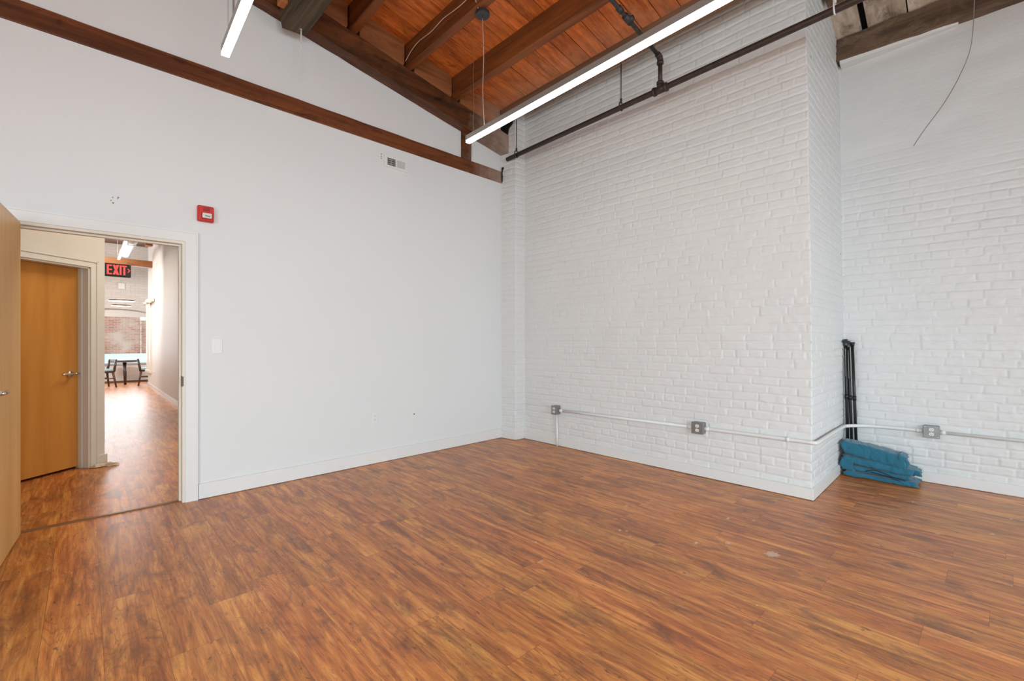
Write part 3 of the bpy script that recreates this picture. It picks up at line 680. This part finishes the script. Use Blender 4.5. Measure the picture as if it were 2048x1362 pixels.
tag(obj('wooden_bracket', MB().box((1.42, 13.4, 3.45), (1.55, 13.6, 3.62)).box((1.28, 13.46, 3.56), (1.42, 13.52, 3.60)), M['cleat'], bevel=.004), 'small orange wooden bracket high on the hall right wall', 'bracket')
e = thing('linear_light', 'short lit strip light hanging in the hall beside the round duct', 'light', (.94, 12.6, 3.13))
obj('housing', MB().bar((.90, 11.3, 3.165), (.98, 13.9, 3.16), .045, .05), M['housing'], e)
obj('diffuser', MB().bar((.90, 11.3, 3.134), (.98, 13.9, 3.132), .042, .006), M['led'], e)
for y_ in (11.6, 13.6): obj('suspension_wire', MB().tube([(.94, y_, 3.19), (.94, y_, 4.1)], .003, 6), M['wire'], e)
# exit sign
e = thing('exit_sign', 'black hall exit sign with lit red EXIT letters and a right arrow', 'exit sign', (.47, 7.0, 2.0))
obj('housing', MB().box((.337, 7.0, 2.000), (.604, 7.035, 2.152)), M['exit_black'], e, bevel=.012, seg=3)
fy_ = 6.9985
def letter(m, kind, x0, x1, z0, z1, s):
    B_ = lambda a, b, c, d: m.box((a, fy_-.003, c), (b, fy_+.004, d))
    if kind == 'E':
        B_(x0, x0+s, z0, z1); zc_ = (z0+z1)/2
        for z_ in (z0, zc_-s*.42, z1-s*.85): B_(x0, x1, z_, z_+s*.85)
    if kind == 'I': B_((x0+x1)/2-s/2, (x0+x1)/2+s/2, z0, z1)
    if kind == 'T': B_(x0, x1, z1-s*.85, z1); B_((x0+x1)/2-s/2, (x0+x1)/2+s/2, z0, z1)
    if kind == 'X':
        for a, b in ((x0, x1), (x1, x0)):
            q_ = s*.62; m.prism([(a-q_, fy_-.003, z0), (a+q_, fy_-.003, z0), (b+q_, fy_-.003, z1), (b-q_, fy_-.003, z1)], (0, .007, 0))
lt = MB(); letter(lt, 'E', .390, .434, 2.024, 2.134, .016); obj('letter', lt, M['exit_red'], e)
lt = MB(); letter(lt, 'X', .452, .486, 2.024, 2.134, .016); obj('letter', lt, M['exit_red'], e)
lt = MB(); letter(lt, 'I', .500, .520, 2.024, 2.134, .016); obj('letter', lt, M['exit_red'], e)
lt = MB(); letter(lt, 'T', .522, .566, 2.024, 2.134, .016); obj('letter', lt, M['exit_red'], e)
lt = MB()
for s_ in (-1, 1): lt.prism([(.572, fy_-.003, 2.079+s_*.022), (.580, fy_-.003, 2.079+s_*.022), (.596, fy_-.003, 2.079), (.586, fy_-.003, 2.079)], (0, .007, 0))
obj('arrow', lt, M['exit_red'], e)
# ring chandelier
e = thing('ring_chandelier', 'pendant of two thin lit bronze rings hanging at the hall end', 'chandelier', (1.20, 16.2, 2.18))
for z_, R_ in ((2.335, .265), (2.205, .20)):
    rg = obj('ring', MB().torus((1.20, 16.2, z_), R_, .016, 48, 8), M['ring'], e, smooth=True)
    obj('lit_band', MB().torus((1.20, 16.2, z_-.006), R_-.006, .0135, 48, 8), M['ring_lit'], rg, smooth=True)
for k in range(3):
    a_ = 2*PI*k/3+.4; obj('suspension_wire', MB().tube([(1.20+.26*math.cos(a_), 16.2+.26*math.sin(a_), 2.34), (1.20, 16.2, 4.1)], .0012, 5), M['wire'], e)
tag(obj('junction_box', MB().box((1.255, yF-.07, 2.80), (1.415, yF, 2.985)), M['trim'], bevel=.01), 'small white box mounted on the hall end wall above the rings', 'box')
# emergency light and casing on hall right wall
e = thing('emergency_light', 'cream twin-head emergency light on the hall right wall', 'light', (1.70, 15.0, 2.18))
obj('body', MB().box((1.62, 14.5, 2.24), (1.700, 15.4, 2.33)), M['ivory'], e, bevel=.01)
for y_ in (14.45, 15.2): obj('lamp_head', MB().tube([(1.64, y_, 2.24), (1.57, y_-.06, 2.21)], [.028, .042], 14), M['ivory'], e, smooth=True)
struct('trim_7', MB().box((1.700, 15.25, .42), (1.742, 15.40, 2.26)).box((1.715, 15.95, .42), (1.757, 16.10, 2.26)).box((1.69, 15.2, .40), (1.76, 16.14, .46)), M['cream'])
tag(obj('outlet_plate', MB().box((1.698, 14.50, .36), (1.712, 14.62, .48)), M['receptacle'], bevel=.003), 'small white outlet plate low on the hall right wall', 'outlet')
# rag at the corner
rg = MB(); r = random.Random(8); n1, n2 = 22, 12; vs = []
cxr, cyr = .322, 6.175
for i in range(n1):
    a_ = 2*PI*i/n1
    for j in range(n2):
        q_ = 1-(j/(n2-1))
        rad = (.055+.045*abs(math.cos(a_))**1.5+.012*math.sin(5*a_+1))*(q_**.8)
        vs.append((cxr+1.05*rad*math.cos(a_+.2)*1.1, cyr-.045+rad*.55*math.sin(a_+.2), .004+.040*(1-q_**2.2)*(.7+.5*math.sin(3*a_+j)*(q_))+.005*r.random()))
fs = [(i*n2+j, ((i+1) % n1)*n2+j, ((i+1) % n1)*n2+j+1, i*n2+j+1) for i in range(n1) for j in range(n2-1)]
rg.add(vs, fs); o = obj('rag', rg, M['rag'], smooth=True, sub=1); tag(o, 'crumpled tan rag on the floor at the hall wall corner', 'rag')

# table and chairs at the end of the hall
e = thing('table', 'small dark table with one thick tapered leg at the hall end window', 'table', (1.32, 17.1, 0))
obj('table_top', MB().tube([(1.31, 17.2, .685), (1.31, 17.2, .710)], .36, 40), M['table_top'], e, bevel=.004)
obj('apron', MB().tube([(1.31, 17.2, .635), (1.31, 17.2, .685)], [.30, .345], 40), M['table_top'], e)
obj('leg', MB().tube([(1.345, 17.05, 0), (1.335, 17.1, .66)], [.030, .046], 14), M['table_wood'], e, smooth=True)
def chair(label, x, y, rz):
    e = thing('chair', label, 'chair', (0, 0, 0), 0, 'chairs beside the hall table')
    st_ = MB(); n = 24
    for lv_, (sc, z_) in enumerate([(.90, .435), (1.0, .445), (1.0, .475), (.93, .492)]):
        st_.v += [(sc*.22*math.copysign(abs(math.cos(2*PI*i/n))**.6, math.cos(2*PI*i/n)), sc*.21*math.copysign(abs(math.sin(2*PI*i/n))**.6, math.sin(2*PI*i/n)), z_) for i in range(n)]
    st_.u = [.5]*len(st_.v)
    st_.f = [(l*n+i, l*n+(i+1) % n, (l+1)*n+(i+1) % n, (l+1)*n+i) for l in range(3) for i in range(n)]+[tuple(range(n))[::-1], tuple(range(3*n, 4*n))]
    obj('seat', st_, M['seat'], e, smooth=True)
    obj('seat_frame', MB().box((-.19, -.17, .39), (.19, .17, .436)), M['table_wood'], e, bevel=.006)
    for sx in (-1, 1):
        for sy in (-1, 1):
            obj('leg', MB().tube([(sx*.155, sy*.15, .42), (sx*.215, sy*.19, 0)], [.029, .019], 10), M['chair_wood'], e, smooth=True)
    for sy in (-1, 1):
        obj('back_post', MB().tube([(-.17, sy*.17, .42), (-.225, sy*.17, .74)], [.030, .024], 10), M['table_wood'], e, smooth=True)
        obj('stretcher', MB().bar((-.19, sy*.165, .24), (.19, sy*.165, .24), .02, .025), M['chair_wood'], e)
    obj('backrest', MB().bar((-.225, -.19, .715), (-.225, .19, .715), .025, .08, up=(0, 0, 1)), M['table_wood'], e, bevel=.006)
    e.location = (x, y, 0); e.rotation_euler = (0, 0, rz); return e
c1 = chair('walnut chair with pale blue seat left of the hall table', .835, 16.42, PI+.35)
c2 = copy_tree(c1); c2.location = (1.80, 16.50, 0); c2.rotation_euler = (0, 0, -.1)
tag(c2, 'walnut chair with pale blue seat right of the hall table', 'chair', 'chairs beside the hall table')
# outside
e = thing('brick_building', 'red brick building seen outside through the hall end window', 'building', (1.5, 27, -1))
obj('wall', MB().box((-5, 27, -1), (2.655, 27.3, 7)).box((2.70, 27.1, -1), (7, 27.4, 2.20)), M['redbrick'], e)
obj('pilaster', MB().box((2.655, 26.97, -1), (2.70, 27.3, 2.20)), M['rag'], e)
tag(obj('parapet', MB().box((-6, 24, -1), (8, 24.3, .72)), M['snow']), 'pale blue-white parapet outside the hall end window', 'parapet')

# ------------------------------------------------------------------ pendant lights
def pendant(label, far, group):
    e = thing('linear_pendant_light', label, 'pendant light', far, 0, group)
    a = Vector(far); d = Vector((-.0586, -.998, 0)).normalized(); b = a+d*2.85
    up = Vector((0, 0, 1))
    obj('housing', MB().bar(a+up*.030, b+up*.030, .048, .046), M['housing'], e, bevel=.002)
    obj('diffuser', MB().bar(a+d*.004-up*.003, b-d*.004-up*.003, .0445, .020), M['led'], e)
    obj('added_uplight', MB().bar(a+d*.03+up*.054, b-d*.03+up*.054, .030, .003), M['led_up'], e)  # added on top for its upward light, out of sight from below
    for s_ in (.10, 2.75):
        p_ = a+d*s_; obj('suspension_wire', MB().tube([p_+up*.053, Vector((p_.x, p_.y, zr(p_.x)))], .0013, 6), M['wire'], e)
    return e
R1 = pendant('long lit linear pendant light in front of the brick wall', (2.735, 3.362, 3.13), 'linear pendant lights')
R2 = pendant('lit linear pendant light at the top left, in front of the plaster wall', (.773, 3.452, 3.13), 'linear pendant lights')
# ceiling canopy + feed cables
e = thing('light_canopy', 'round dark grey light canopy screwed under the cable-carrying purlin', 'canopy', (2.640, 3.035, 4.11))
cz_ = zr(2.64)-.232
obj('canopy', MB().tube([(2.640, 3.035, cz_+.002), (2.640, 3.035, cz_-.028)], .062, 40), M['grey_canopy'], e, bevel=.003)
obj('screw', MB().tube([(2.640, 3.035, cz_-.028), (2.640, 3.035, cz_-.031)], .006, 12), M['slot'], e)
obj('feed_cable', MB().tube(smooth_path([(2.66, 3.06, cz_-.03), (2.70, 3.09, 3.80), (2.698, 3.10, 3.50), (2.716, 3.10, 3.19)], 6), .0032, 8), M['cable'], e, smooth=True)
cb = smooth_path([(2.57, 4.18, zc(2.57)+.27), (2.565, 4.06, zr(2.58)-.15), (2.562, 3.92, zr(2.58)-.12), (2.560, 3.70, zr(2.57)-.13), (2.553, 3.50, zr(2.57)-.11), (2.545, 3.32, zr(2.56)-.13), (2.535, 3.15, zr(2.56)-.14), (2.532, 3.06, zr(2.55)-.12), (2.535, 3.02, zr(2.55)-.17), (2.60, 3.035, cz_-.012), (2.64, 3.05, cz_-.014)], 5)
tag(obj('power_cable', MB().tube(cb, .0042, 8), M['cable'], smooth=True), 'thin pale power cable running along the purlin to the round canopy', 'cable')
tag(obj('feed_cable', MB().tube(smooth_path([(.748, 3.14, 3.21), (.745, 3.14, 3.45), (.735, 3.14, 3.75), (.730, 3.14, zr(.73)-.01)], 6), .0055, 8), M['wire'], smooth=True), 'dark cable rising from the top left pendant light', 'cable')
# chain under the grey timber
e = thing('pull_chain', 'thin beaded chain hanging from the underside of the grey hewn timber', 'chain', (1.49, 4.12, 3.95))
chm = MB(); z_ = 3.955; k = 0
obj('hook', MB().tube([(1.472, 4.10, 3.965), (1.488, 4.10, 3.935)], .005, 8), M['steel'], e)
while z_ > 3.575:
    chm.torus((1.49, 4.10, z_), .0048, .0018, 10, 6); z_ -= .0085
    if z_ < 3.82: chm.tube([(1.49, 4.10, z_+.004), (1.49, 4.10, z_-.004)], .0042, 8)
obj('chain_links', chm, M['trim'], e)

# ------------------------------------------------------------------ sprinkler pipe
def xp(y): return 3.875+.062*(y-.9)/1.0*1.0
e = thing('sprinkler_pipe', 'long brown sprinkler pipe running along the painted brick wall below the roof', 'pipe', (3.95, 2.0, 3.56))
ZP = 3.572
pp = [(3.87+.0605*(y_-.9), y_, ZP) for y_ in (4.20, 3.3, 2.4, 1.5, .9, 0, -1.5, -4.15)]
obj('main_pipe', MB().tube(pp, .0265, 16), M['pipe'], e, smooth=True)
tx_, ty_ = 3.87+.0605*(2.04-.9), 2.04
tee = MB().tube([(tx_+.004, ty_+.06, ZP), (tx_-.004, ty_-.06, ZP)], .034, 18).tube([(tx_+.0045, ty_+.068, ZP), (tx_+.0035, ty_+.048, ZP)], .039, 18).tube([(tx_-.0035, ty_-.048, ZP), (tx_-.0045, ty_-.068, ZP)], .039, 18).tube([(tx_, ty_, ZP), (tx_, ty_, ZP+.065)], .029, 16).tube([(tx_, ty_, ZP+.05), (tx_, ty_, ZP+.07)], .033, 16)
obj('tee_fitting', tee, M['pipe'], e, smooth=True)
obj('riser', MB().tube([(tx_, ty_, ZP+.05), (tx_, ty_, ZP+.265)], .019, 14), M['pipe'], e, smooth=True)
top = Vector((tx_, ty_, ZP+.285))
elb = MB().tube(smooth_path([top-Vector((0, 0, .045)), top-Vector((0, 0, .01)), top+Vector((-.02, 0, .012)), top+Vector((-.05, 0, .018))], 5), .027, 16).tube([top-Vector((0, 0, .05)), top-Vector((0, 0, .03))], .031, 16)
obj('elbow_fitting', elb, M['pipe'], e, smooth=True)
br0 = top+Vector((-.03, 0, .014)); br1 = Vector((3.33, ty_, 3.955)); br2 = Vector((2.55, ty_, 4.05))
obj('branch_pipe', MB().tube([br0, br1, br2], .0175, 14), M['pipe_grey'], e, smooth=True)
cp = br1+Vector((.05, 0, -.01)); dv_ = (br1-br0).normalized()
obj('coupling', MB().tube([cp-dv_*.045, cp+dv_*.045], .029, 14).tube([cp-dv_*.01-Vector((0, .045, 0)), cp-dv_*.01+Vector((0, .02, 0))], .020, 10).tube([cp+dv_*.10, cp+dv_*.15], .024, 12), M['pipe_grey'], e, smooth=True)
hyy = 2.47; hx_ = 3.87+.0605*(hyy-.9)
def hanger(x_, y_, zt, par, mt):
    m = MB().tube([(x_, y_, ZP+.055), (x_, y_, zt)], .005, 8)
    lp = [(x_+.033*math.sin(a_), y_, ZP+.012+.042*math.cos(a_)) for a_ in np.linspace(0, 2*PI, 20)]
    m.tube(lp, .0055, 8, caps=False).tube([(x_, y_, ZP+.045), (x_, y_, ZP+.085)], .011, 8)
    return obj('pipe_hanger', m, mt, par, smooth=True)
hanger(hx_, hyy, zr(3.92)-.13, e, M['pipe']); hanger(4.055, 4.02, zr(4.0)-.13, e, M['pipe']); hanger(3.855, .69, zr(3.83)-.13, e, M['trim'])
tag(obj('loose_wire', MB().tube(smooth_path([(4.9, -.02, 4.12), (5.05, .0, 3.95), (5.15, .02, 3.62), (5.18, .08, 3.42), (5.15, .18, 3.2), (5.10, .30, 3.0), (5.06, .36, 2.88)], 6), .0026, 6), M['wire'], smooth=True), 'thin loose wire dangling from the recess ceiling', 'wire')

# ------------------------------------------------------------------ conduit and boxes
e = thing('wall_conduit', 'white painted conduit running low along the brick walls and round the recess', 'conduit', (4.2, 2.2, .44))
ZC = .448
path1 = [(4.236, 3.47, .428), (4.228, 2.9, .436), (4.214, 1.90, .450)]
obj('conduit_run', MB().tube(path1, .0150, 14), M['conduit'], e, smooth=True)
path2 = smooth_path([(4.210, 1.72, .452), (4.204, 1.35, .456), (4.199, .985, .459), (4.196, .900, .459), (4.222, .872, .459), (4.34, .868, .458), (4.8, .874, .452), (5.24, .872, .447), (5.33, .854, .447), (5.40, .800, .448), (5.45, .715, .450), (5.472, .60, .452), (5.476, .45, .455), (5.478, .33, .456)], 8)
obj('conduit_run', MB().tube(path2, .0155, 14), M['conduit'], e, smooth=True)
obj('conduit_run', MB().tube([(5.476, .20, .457), (5.474, -.6, .459), (5.472, -4.1, .46)], .0135, 14), M['conduit'], e, smooth=True)
obj('conduit_drop', MB().tube([(4.228, 3.515, .40), (4.226, 3.505, .12), (4.222, 3.50, .002)], .0125, 14), M['conduit'], e, smooth=True)
for a_, b_ in (((4.212, 1.745, .451), (4.211, 1.700, .4515)), ((4.230, 3.475, .428), (4.229, 3.43, .4285)), ((4.214, 1.86, .450), (4.215, 1.905, .4495)), ((5.477, .345, .456), (5.477, .375, .456)), ((5.477, .215, .457), (5.477, .18, .457)), ((4.200, 1.08, .458), (4.199, 1.055, .4583))):
    obj('connector', MB().tube([a_, b_], .019, 14), M['conduit'], e, smooth=True)
def box_outlet(label, x, y, z, depth=.05, wdt=.105):
    e = thing('electrical_box', label, 'outlet', (x, y, z), 0, 'grey electrical boxes on the conduit')
    obj('box_body', MB().box((x-.002-depth, y-wdt/2, z-.052), (x+.035, y+wdt/2, z+.052)), M['box'], e, bevel=.007, seg=3)
    obj('cover_plate', MB().box((x-.005-depth, y-wdt/2-.002, z-.054), (x-depth, y+wdt/2+.002, z+.054)), M['box'], e, bevel=.003)
    for s_ in (-1, 1):
        zc_ = z+s_*.0195; n = 20; xf = x-depth-.0085
        poly = [(xf, y+.0170*math.cos(2*PI*i/n), zc_+max(-.0135, min(.0135, .0170*math.sin(2*PI*i/n)))) for i in range(n)]
        rcp = obj('receptacle', MB().prism(poly, (.005, 0, 0)), M['receptacle'], e)
        obj('slots', MB().box((xf-.0006, y-.0075, zc_-.003), (xf+.001, y-.0055, zc_+.0065)).box((xf-.0006, y+.0055, zc_-.003), (xf+.001, y+.0075, zc_+.0065)).tube([(xf-.0006, y, zc_-.0075), (xf+.001, y, zc_-.0075)], .0026, 8), M['slot'], rcp)
    for dy_, dz_ in ((0, 0), (wdt*.4, .044), (-wdt*.4, -.044)): obj('screw', MB().tube([(x-depth-.0065, y+dy_, z+dz_), (x-depth-.004, y+dy_, z+dz_)], .003, 8), M['steel'], e)
box_outlet('grey electrical box with white outlets at the left end of the conduit, above its drop', 4.236, 3.52, .432, wdt=.075)
box_outlet('grey electrical box with white outlets midway along the long brick wall', 4.222, 1.795, .455)
box_outlet('grey electrical box with white outlets on the recess wall right of the blue cloth', 5.486, .268, .459)

# ------------------------------------------------------------------ fittings on the plaster wall
def plate(name, label, cat, x, z, wdt=.072, hgt=.115):
    e = thing(name, label, cat, (x, YA, z))
    obj('cover_plate', MB().box((x-wdt/2, YA-.006, z-hgt/2), (x+wdt/2, YA+.001, z+hgt/2)), M['receptacle'], e, bevel=.003)
    return e
e = plate('light_switch', 'white rocker light switch on the plaster wall right of the doorway', 'light switch', .913, 1.215, .076, .122)
obj('rocker', MB().prism([(.896, YA-.0065, 1.183), (.896, YA-.011, 1.183), (.896, YA-.008, 1.249), (.896, YA-.0065, 1.249)], (.034, 0, 0)), M['receptacle'], e, bevel=.001)
e = plate('wall_outlet', 'white duplex outlet on the plaster wall, the left of the low pair', 'outlet', 2.303, .466, .080, .122)
for s_ in (-1, 1):
    zc_ = .466+s_*.02
    rr = obj('receptacle', MB().tube([(2.303, YA-.0055, zc_), (2.303, YA-.009, zc_)], .0165, 20), M['receptacle'], e)
    obj('slots', MB().box((2.296, YA-.0096, zc_-.002), (2.298, YA-.008, zc_+.006)).box((2.308, YA-.0096, zc_-.002), (2.310, YA-.008, zc_+.006)), M['slot'], rr)
e = plate('cable_jack', 'white wall plate with one round jack, nearest the brick corner', 'wall plate', 2.767, .454, .070, .112)
obj('jack', MB().tube([(2.767, YA-.006, .454), (2.767, YA-.012, .454)], .0065, 16), M['strike'], e)
# vent
e = thing('air_vent', 'white wall air vent below the level beam near the brick wall', 'vent', (2.545, YA, 3.138))
x0, x1, z0, z1 = 2.405, 2.690, 3.072, 3.205
fr = MB()
for (a, b, c, d) in ((x0, x1, z1-.028, z1), (x0, x1, z0, z0+.028), (x0, x0+.035, z0+.028, z1-.028), (x1-.035, x1, z0+.028, z1-.028), (2.542, 2.554, z0+.028, z1-.028)): fr.box((a, YA-.011, c), (b, YA+.001, d))
obj('frame', fr, M['receptacle'], e)
obj('cavity', MB().box((x0+.034, YA-.002, z0+.027), (x1-.034, YA-.0005, z1-.027)), M['void'], e)
for k in range(7):
    x_ = x0+.044+k*.0145
    obj('vane', MB().obox((x_, YA-.003, 3.138), (.0014, .005, .078), Matrix.Rotation(.15, 3, 'Z')), M['receptacle'], e)
for k in range(12):
    x_ = 2.560+k*.0084
    obj('vane', MB().obox((x_, YA-.003, 3.138), (.0060, .0012, .078), Matrix.Rotation(.12, 3, 'Z')), M['receptacle'], e)
for k in range(3): obj('damper_blade', MB().box((x0+.036, YA-.0035, 3.118+k*.022), (2.542, YA-.0022, 3.1205+k*.022)), M['receptacle'], e)
tag(obj('screw_holes', MB().tube([(2.378, YA+.001, 3.195), (2.378, YA-.001, 3.195)], .005, 10).tube([(2.378, YA+.001, 3.172), (2.378, YA-.001, 3.172)], .0045, 10).tube([(2.378, YA+.001, 3.150), (2.378, YA-.001, 3.150)], .005, 10), M['slot']), 'three small dark holes in the plaster left of the air vent', 'holes', kind='stuff')
# fire alarm
e = thing('fire_alarm', 'red fire alarm horn strobe on the plaster wall above the light switch', 'fire alarm', (.829, YA, 2.265))
a0, a1, b0, b1 = .774, .886, 2.203, 2.330
obj('back_box', MB().box((a0, YA-.038, b0), (a1, YA, b1)), M['red'], e, bevel=.012, seg=3)
obj('face_plate', MB().box((a0+.008, YA-.046, b0+.008), (a1-.004, YA-.036, b1-.006)), M['red'], e, bevel=.006, seg=3)
obj('sounder_grille', MB().box((a0+.034, YA-.0475, 2.285), (a1-.030, YA-.044, 2.315)), M['red_deep'], e, bevel=.003)
sb = obj('strobe_housing', MB().box((a0+.024, YA-.052, 2.222), (a1-.016, YA-.045, 2.272)), M['red_deep'], e, bevel=.003)
obj('strobe_lens', MB().box((a0+.028, YA-.064, 2.227), (a1-.020, YA-.050, 2.268)), M['lens'], sb, bevel=.006, seg=3)
obj('bulb', MB().tube([(a0+.045, YA-.0645, 2.247), (a1-.034, YA-.0645, 2.240)], .004, 8), M['box'], sb)
obj('screw', MB().tube([(.829, YA-.0475, 2.214), (.829, YA-.044, 2.214)], .004, 10), M['red_deep'], e)
# ghost marks of a removed bracket above the door
gm = MB()
for (px_, pz_, rr_) in ((.273, 2.282, .004), (.303, 2.287, .005), (.299, 2.279, .003), (.264, 2.258, .004), (.275, 2.243, .0055), (.296, 2.085, .004)): gm.tube([(px_, YA+.001, pz_), (px_, YA-.001, pz_)], rr_, 10)
tag(obj('screw_holes', gm, plain('plaster_hole', (.18, .17, .15), .8)), 'cluster of old screw holes in the plaster above the doorway', 'holes', kind='stuff')
tag(obj('paint_ridge', MB().box((.2745, YA-.0012, 2.082), (.2775, YA+.001, 2.238)).box((.289, YA-.0012, 2.14), (.292, YA+.001, 2.25)), M['trim']), 'pair of faint vertical paint ridges above the doorway', 'mark')

# ------------------------------------------------------------------ poles and cloth in the recess
def pole(label, foot, head, clamp, r0=.0125):
    e = thing('backdrop_pole', label, 'pole', (foot[0], foot[1], 0), 0, 'black poles in the recess corner')
    f_, h_ = Vector(foot), Vector(head); d_ = (h_-f_).normalized()
    obj('tube', MB().tube([f_, f_+(h_-f_)*.60, h_], [r0, r0, r0], 16), M['black_metal'], e, smooth=True)
    obj('collar', MB().tube([f_+(h_-f_)*.55, f_+(h_-f_)*.585], r0*1.25, 16), M['black_metal'], e, smooth=True)
    if clamp:
        obj('clamp', MB().tube([h_-d_*.05, h_-d_*.005], r0*1.5, 14).tube([h_+Vector((-.012, -.02, -.01)), h_+Vector((-.012, .02, -.01))], .016, 12).box((h_.x-.02, h_.y-.018, h_.z-.03), (h_.x+.012, h_.y+.012, h_.z+.012)), M['grey_canopy'], e, bevel=.002)
        obj('holes', MB().tube([h_-d_*.08+Vector((-r0, 0, 0)), h_-d_*.35+Vector((-r0, .001, 0))], .0015, 6), M['steel'], e)
    else:
        obj('cap', MB().tube([h_-d_*.03, h_], r0*1.35, 14).tube([h_-d_*.012, h_+d_*.004], r0*1.7, 14), M['black_metal'], e, smooth=True)
    return e
pole('black pole nearest the side wall, grey clamp on top', (5.462, .868, .0), (5.440, .886, 1.262), True, .0135)
pole('thin black pole in the middle of the three, its top clamp touching its neighbour', (5.462, .832, .0), (5.452, .868, 1.245), True, .012)
pole('black pole with a flat cap, rightmost of the three in the recess corner', (5.464, .797, .0), (5.462, .836, 1.240), False, .0125)

def fold(seed, x0, x1, y0, y1, z0, z1, lean=0.0, amp=.010, sag=.0):
    """one folded length of cloth: a soft slab with a rounded nose toward the room and long shallow wrinkles"""
    n, k = 64, 56; vs = []; Lf = abs(y1-y0)/.45; cz, cx = (z0+z1)/2, (x0+x1)/2; hx, hz = (x1-x0)/2, (z1-z0)/2
    for j in range(n):
        u = j/(n-1); y = y0+(y1-y0)*u
        e0 = min(1, u/.05); e1 = min(1, (1-u)/.05); end = (1-(1-e0)**2.5)*(1-(1-e1)**2.5)
        end = .86+.14*end
        for i in range(k):
            a = 2*PI*i/k; ca, sa = math.cos(a), math.sin(a)
            px_ = math.copysign(abs(ca)**.38, ca)*hx; pz_ = math.copysign(abs(sa)**.50, sa)*hz
            N = lambda fu, fa, sd: float(vnoise(np.array(u*fu*Lf+7.3+seed*1.7), np.array((a/(2*PI))*fa+u*2.1*Lf+11), sd)-.5)
            big = N(2.6, 3, seed+1)*amp*2.4
            wr = N(6.5, 5, seed+2); wr = -(1-min(1, abs(wr)*5))**2; w2 = float(vnoise(np.array(u*11*Lf-a*1.1+30+seed), np.array(a*1.6+u*3+9), seed+8)-.5); wr -= .8*(1-min(1, abs(w2)*6))**2; fine_ = N(26, 16, seed+3)
            d_ = (.35+.65*min(1, Lf*1.4))*big*.8 + wr*amp*.55 + fine_*amp*.30
            zz = cz + pz_*end + sa*d_ + lean*(u-.5) - sag*math.sin(PI*u)*(1 if sa > 0 else .3)
            yy = y + .014*math.sin(a*3+seed)*(1 if j in (0, n-1) else 0) + .02*N(2, 3, seed+5)
            vs.append((cx+px_*(.8+.2*end)+ca*d_*1.2, yy, max(zz, .002)))
    fs = [(j*k+i, j*k+(i+1) % k, (j+1)*k+(i+1) % k, (j+1)*k+i) for j in range(n-1) for i in range(k)]
    fs += [tuple(range(k))[::-1], tuple(range((n-1)*k, n*k))]
    q = MB(); q.add(vs, fs); return q
e = thing('folded_cloth', 'pile of folded teal blue cloth on the floor in the recess corner', 'cloth', (5.32, .62, 0))
obj('bottom_fold', fold(5, 5.185, 5.435, .850, .345, .003, .050, -.004, .008), M['cloth'], e, smooth=True)
obj('lower_fold', fold(31, 5.202, 5.430, .860, .395, .054, .100, -.020, .007), M['cloth'], e, smooth=True)
obj('middle_fold', fold(9, 5.200, 5.435, .868, .372, .100, .172, -.035, .009), M['cloth'], e, smooth=True)
obj('top_fold', fold(12, 5.205, 5.435, .872, .440, .166, .296, -.080, .011), M['cloth'], e, smooth=True)
obj('side_fold', fold(61, 5.192, 5.30, .872, .790, .055, .168, -.01, .007), M['cloth'], e, smooth=True)
obj('end_band', fold(63, 5.200, 5.435, .470, .432, .128, .262, -.012, .006), M['cloth'], e, smooth=True)
obj('fabric_corner', fold(44, 5.235, 5.40, .40, .335, .095, .145, -.015, .010), M['cloth'], e, smooth=True)
obj('tucked_flap', fold(52, 5.222, 5.40, .452, .420, .150, .238, -.01, .006), M['cloth'], e, smooth=True)
obj('cord', MB().tube(smooth_path([(5.20, .70, .072), (5.192, .64, .098), (5.190, .58, .090), (5.186, .50, .062), (5.19, .42, .050)], 5), .0035, 6).tube(smooth_path([(5.194, .66, .076), (5.184, .56, .066), (5.180, .46, .040)], 5), .003, 6), M['cord'], e, smooth=True)
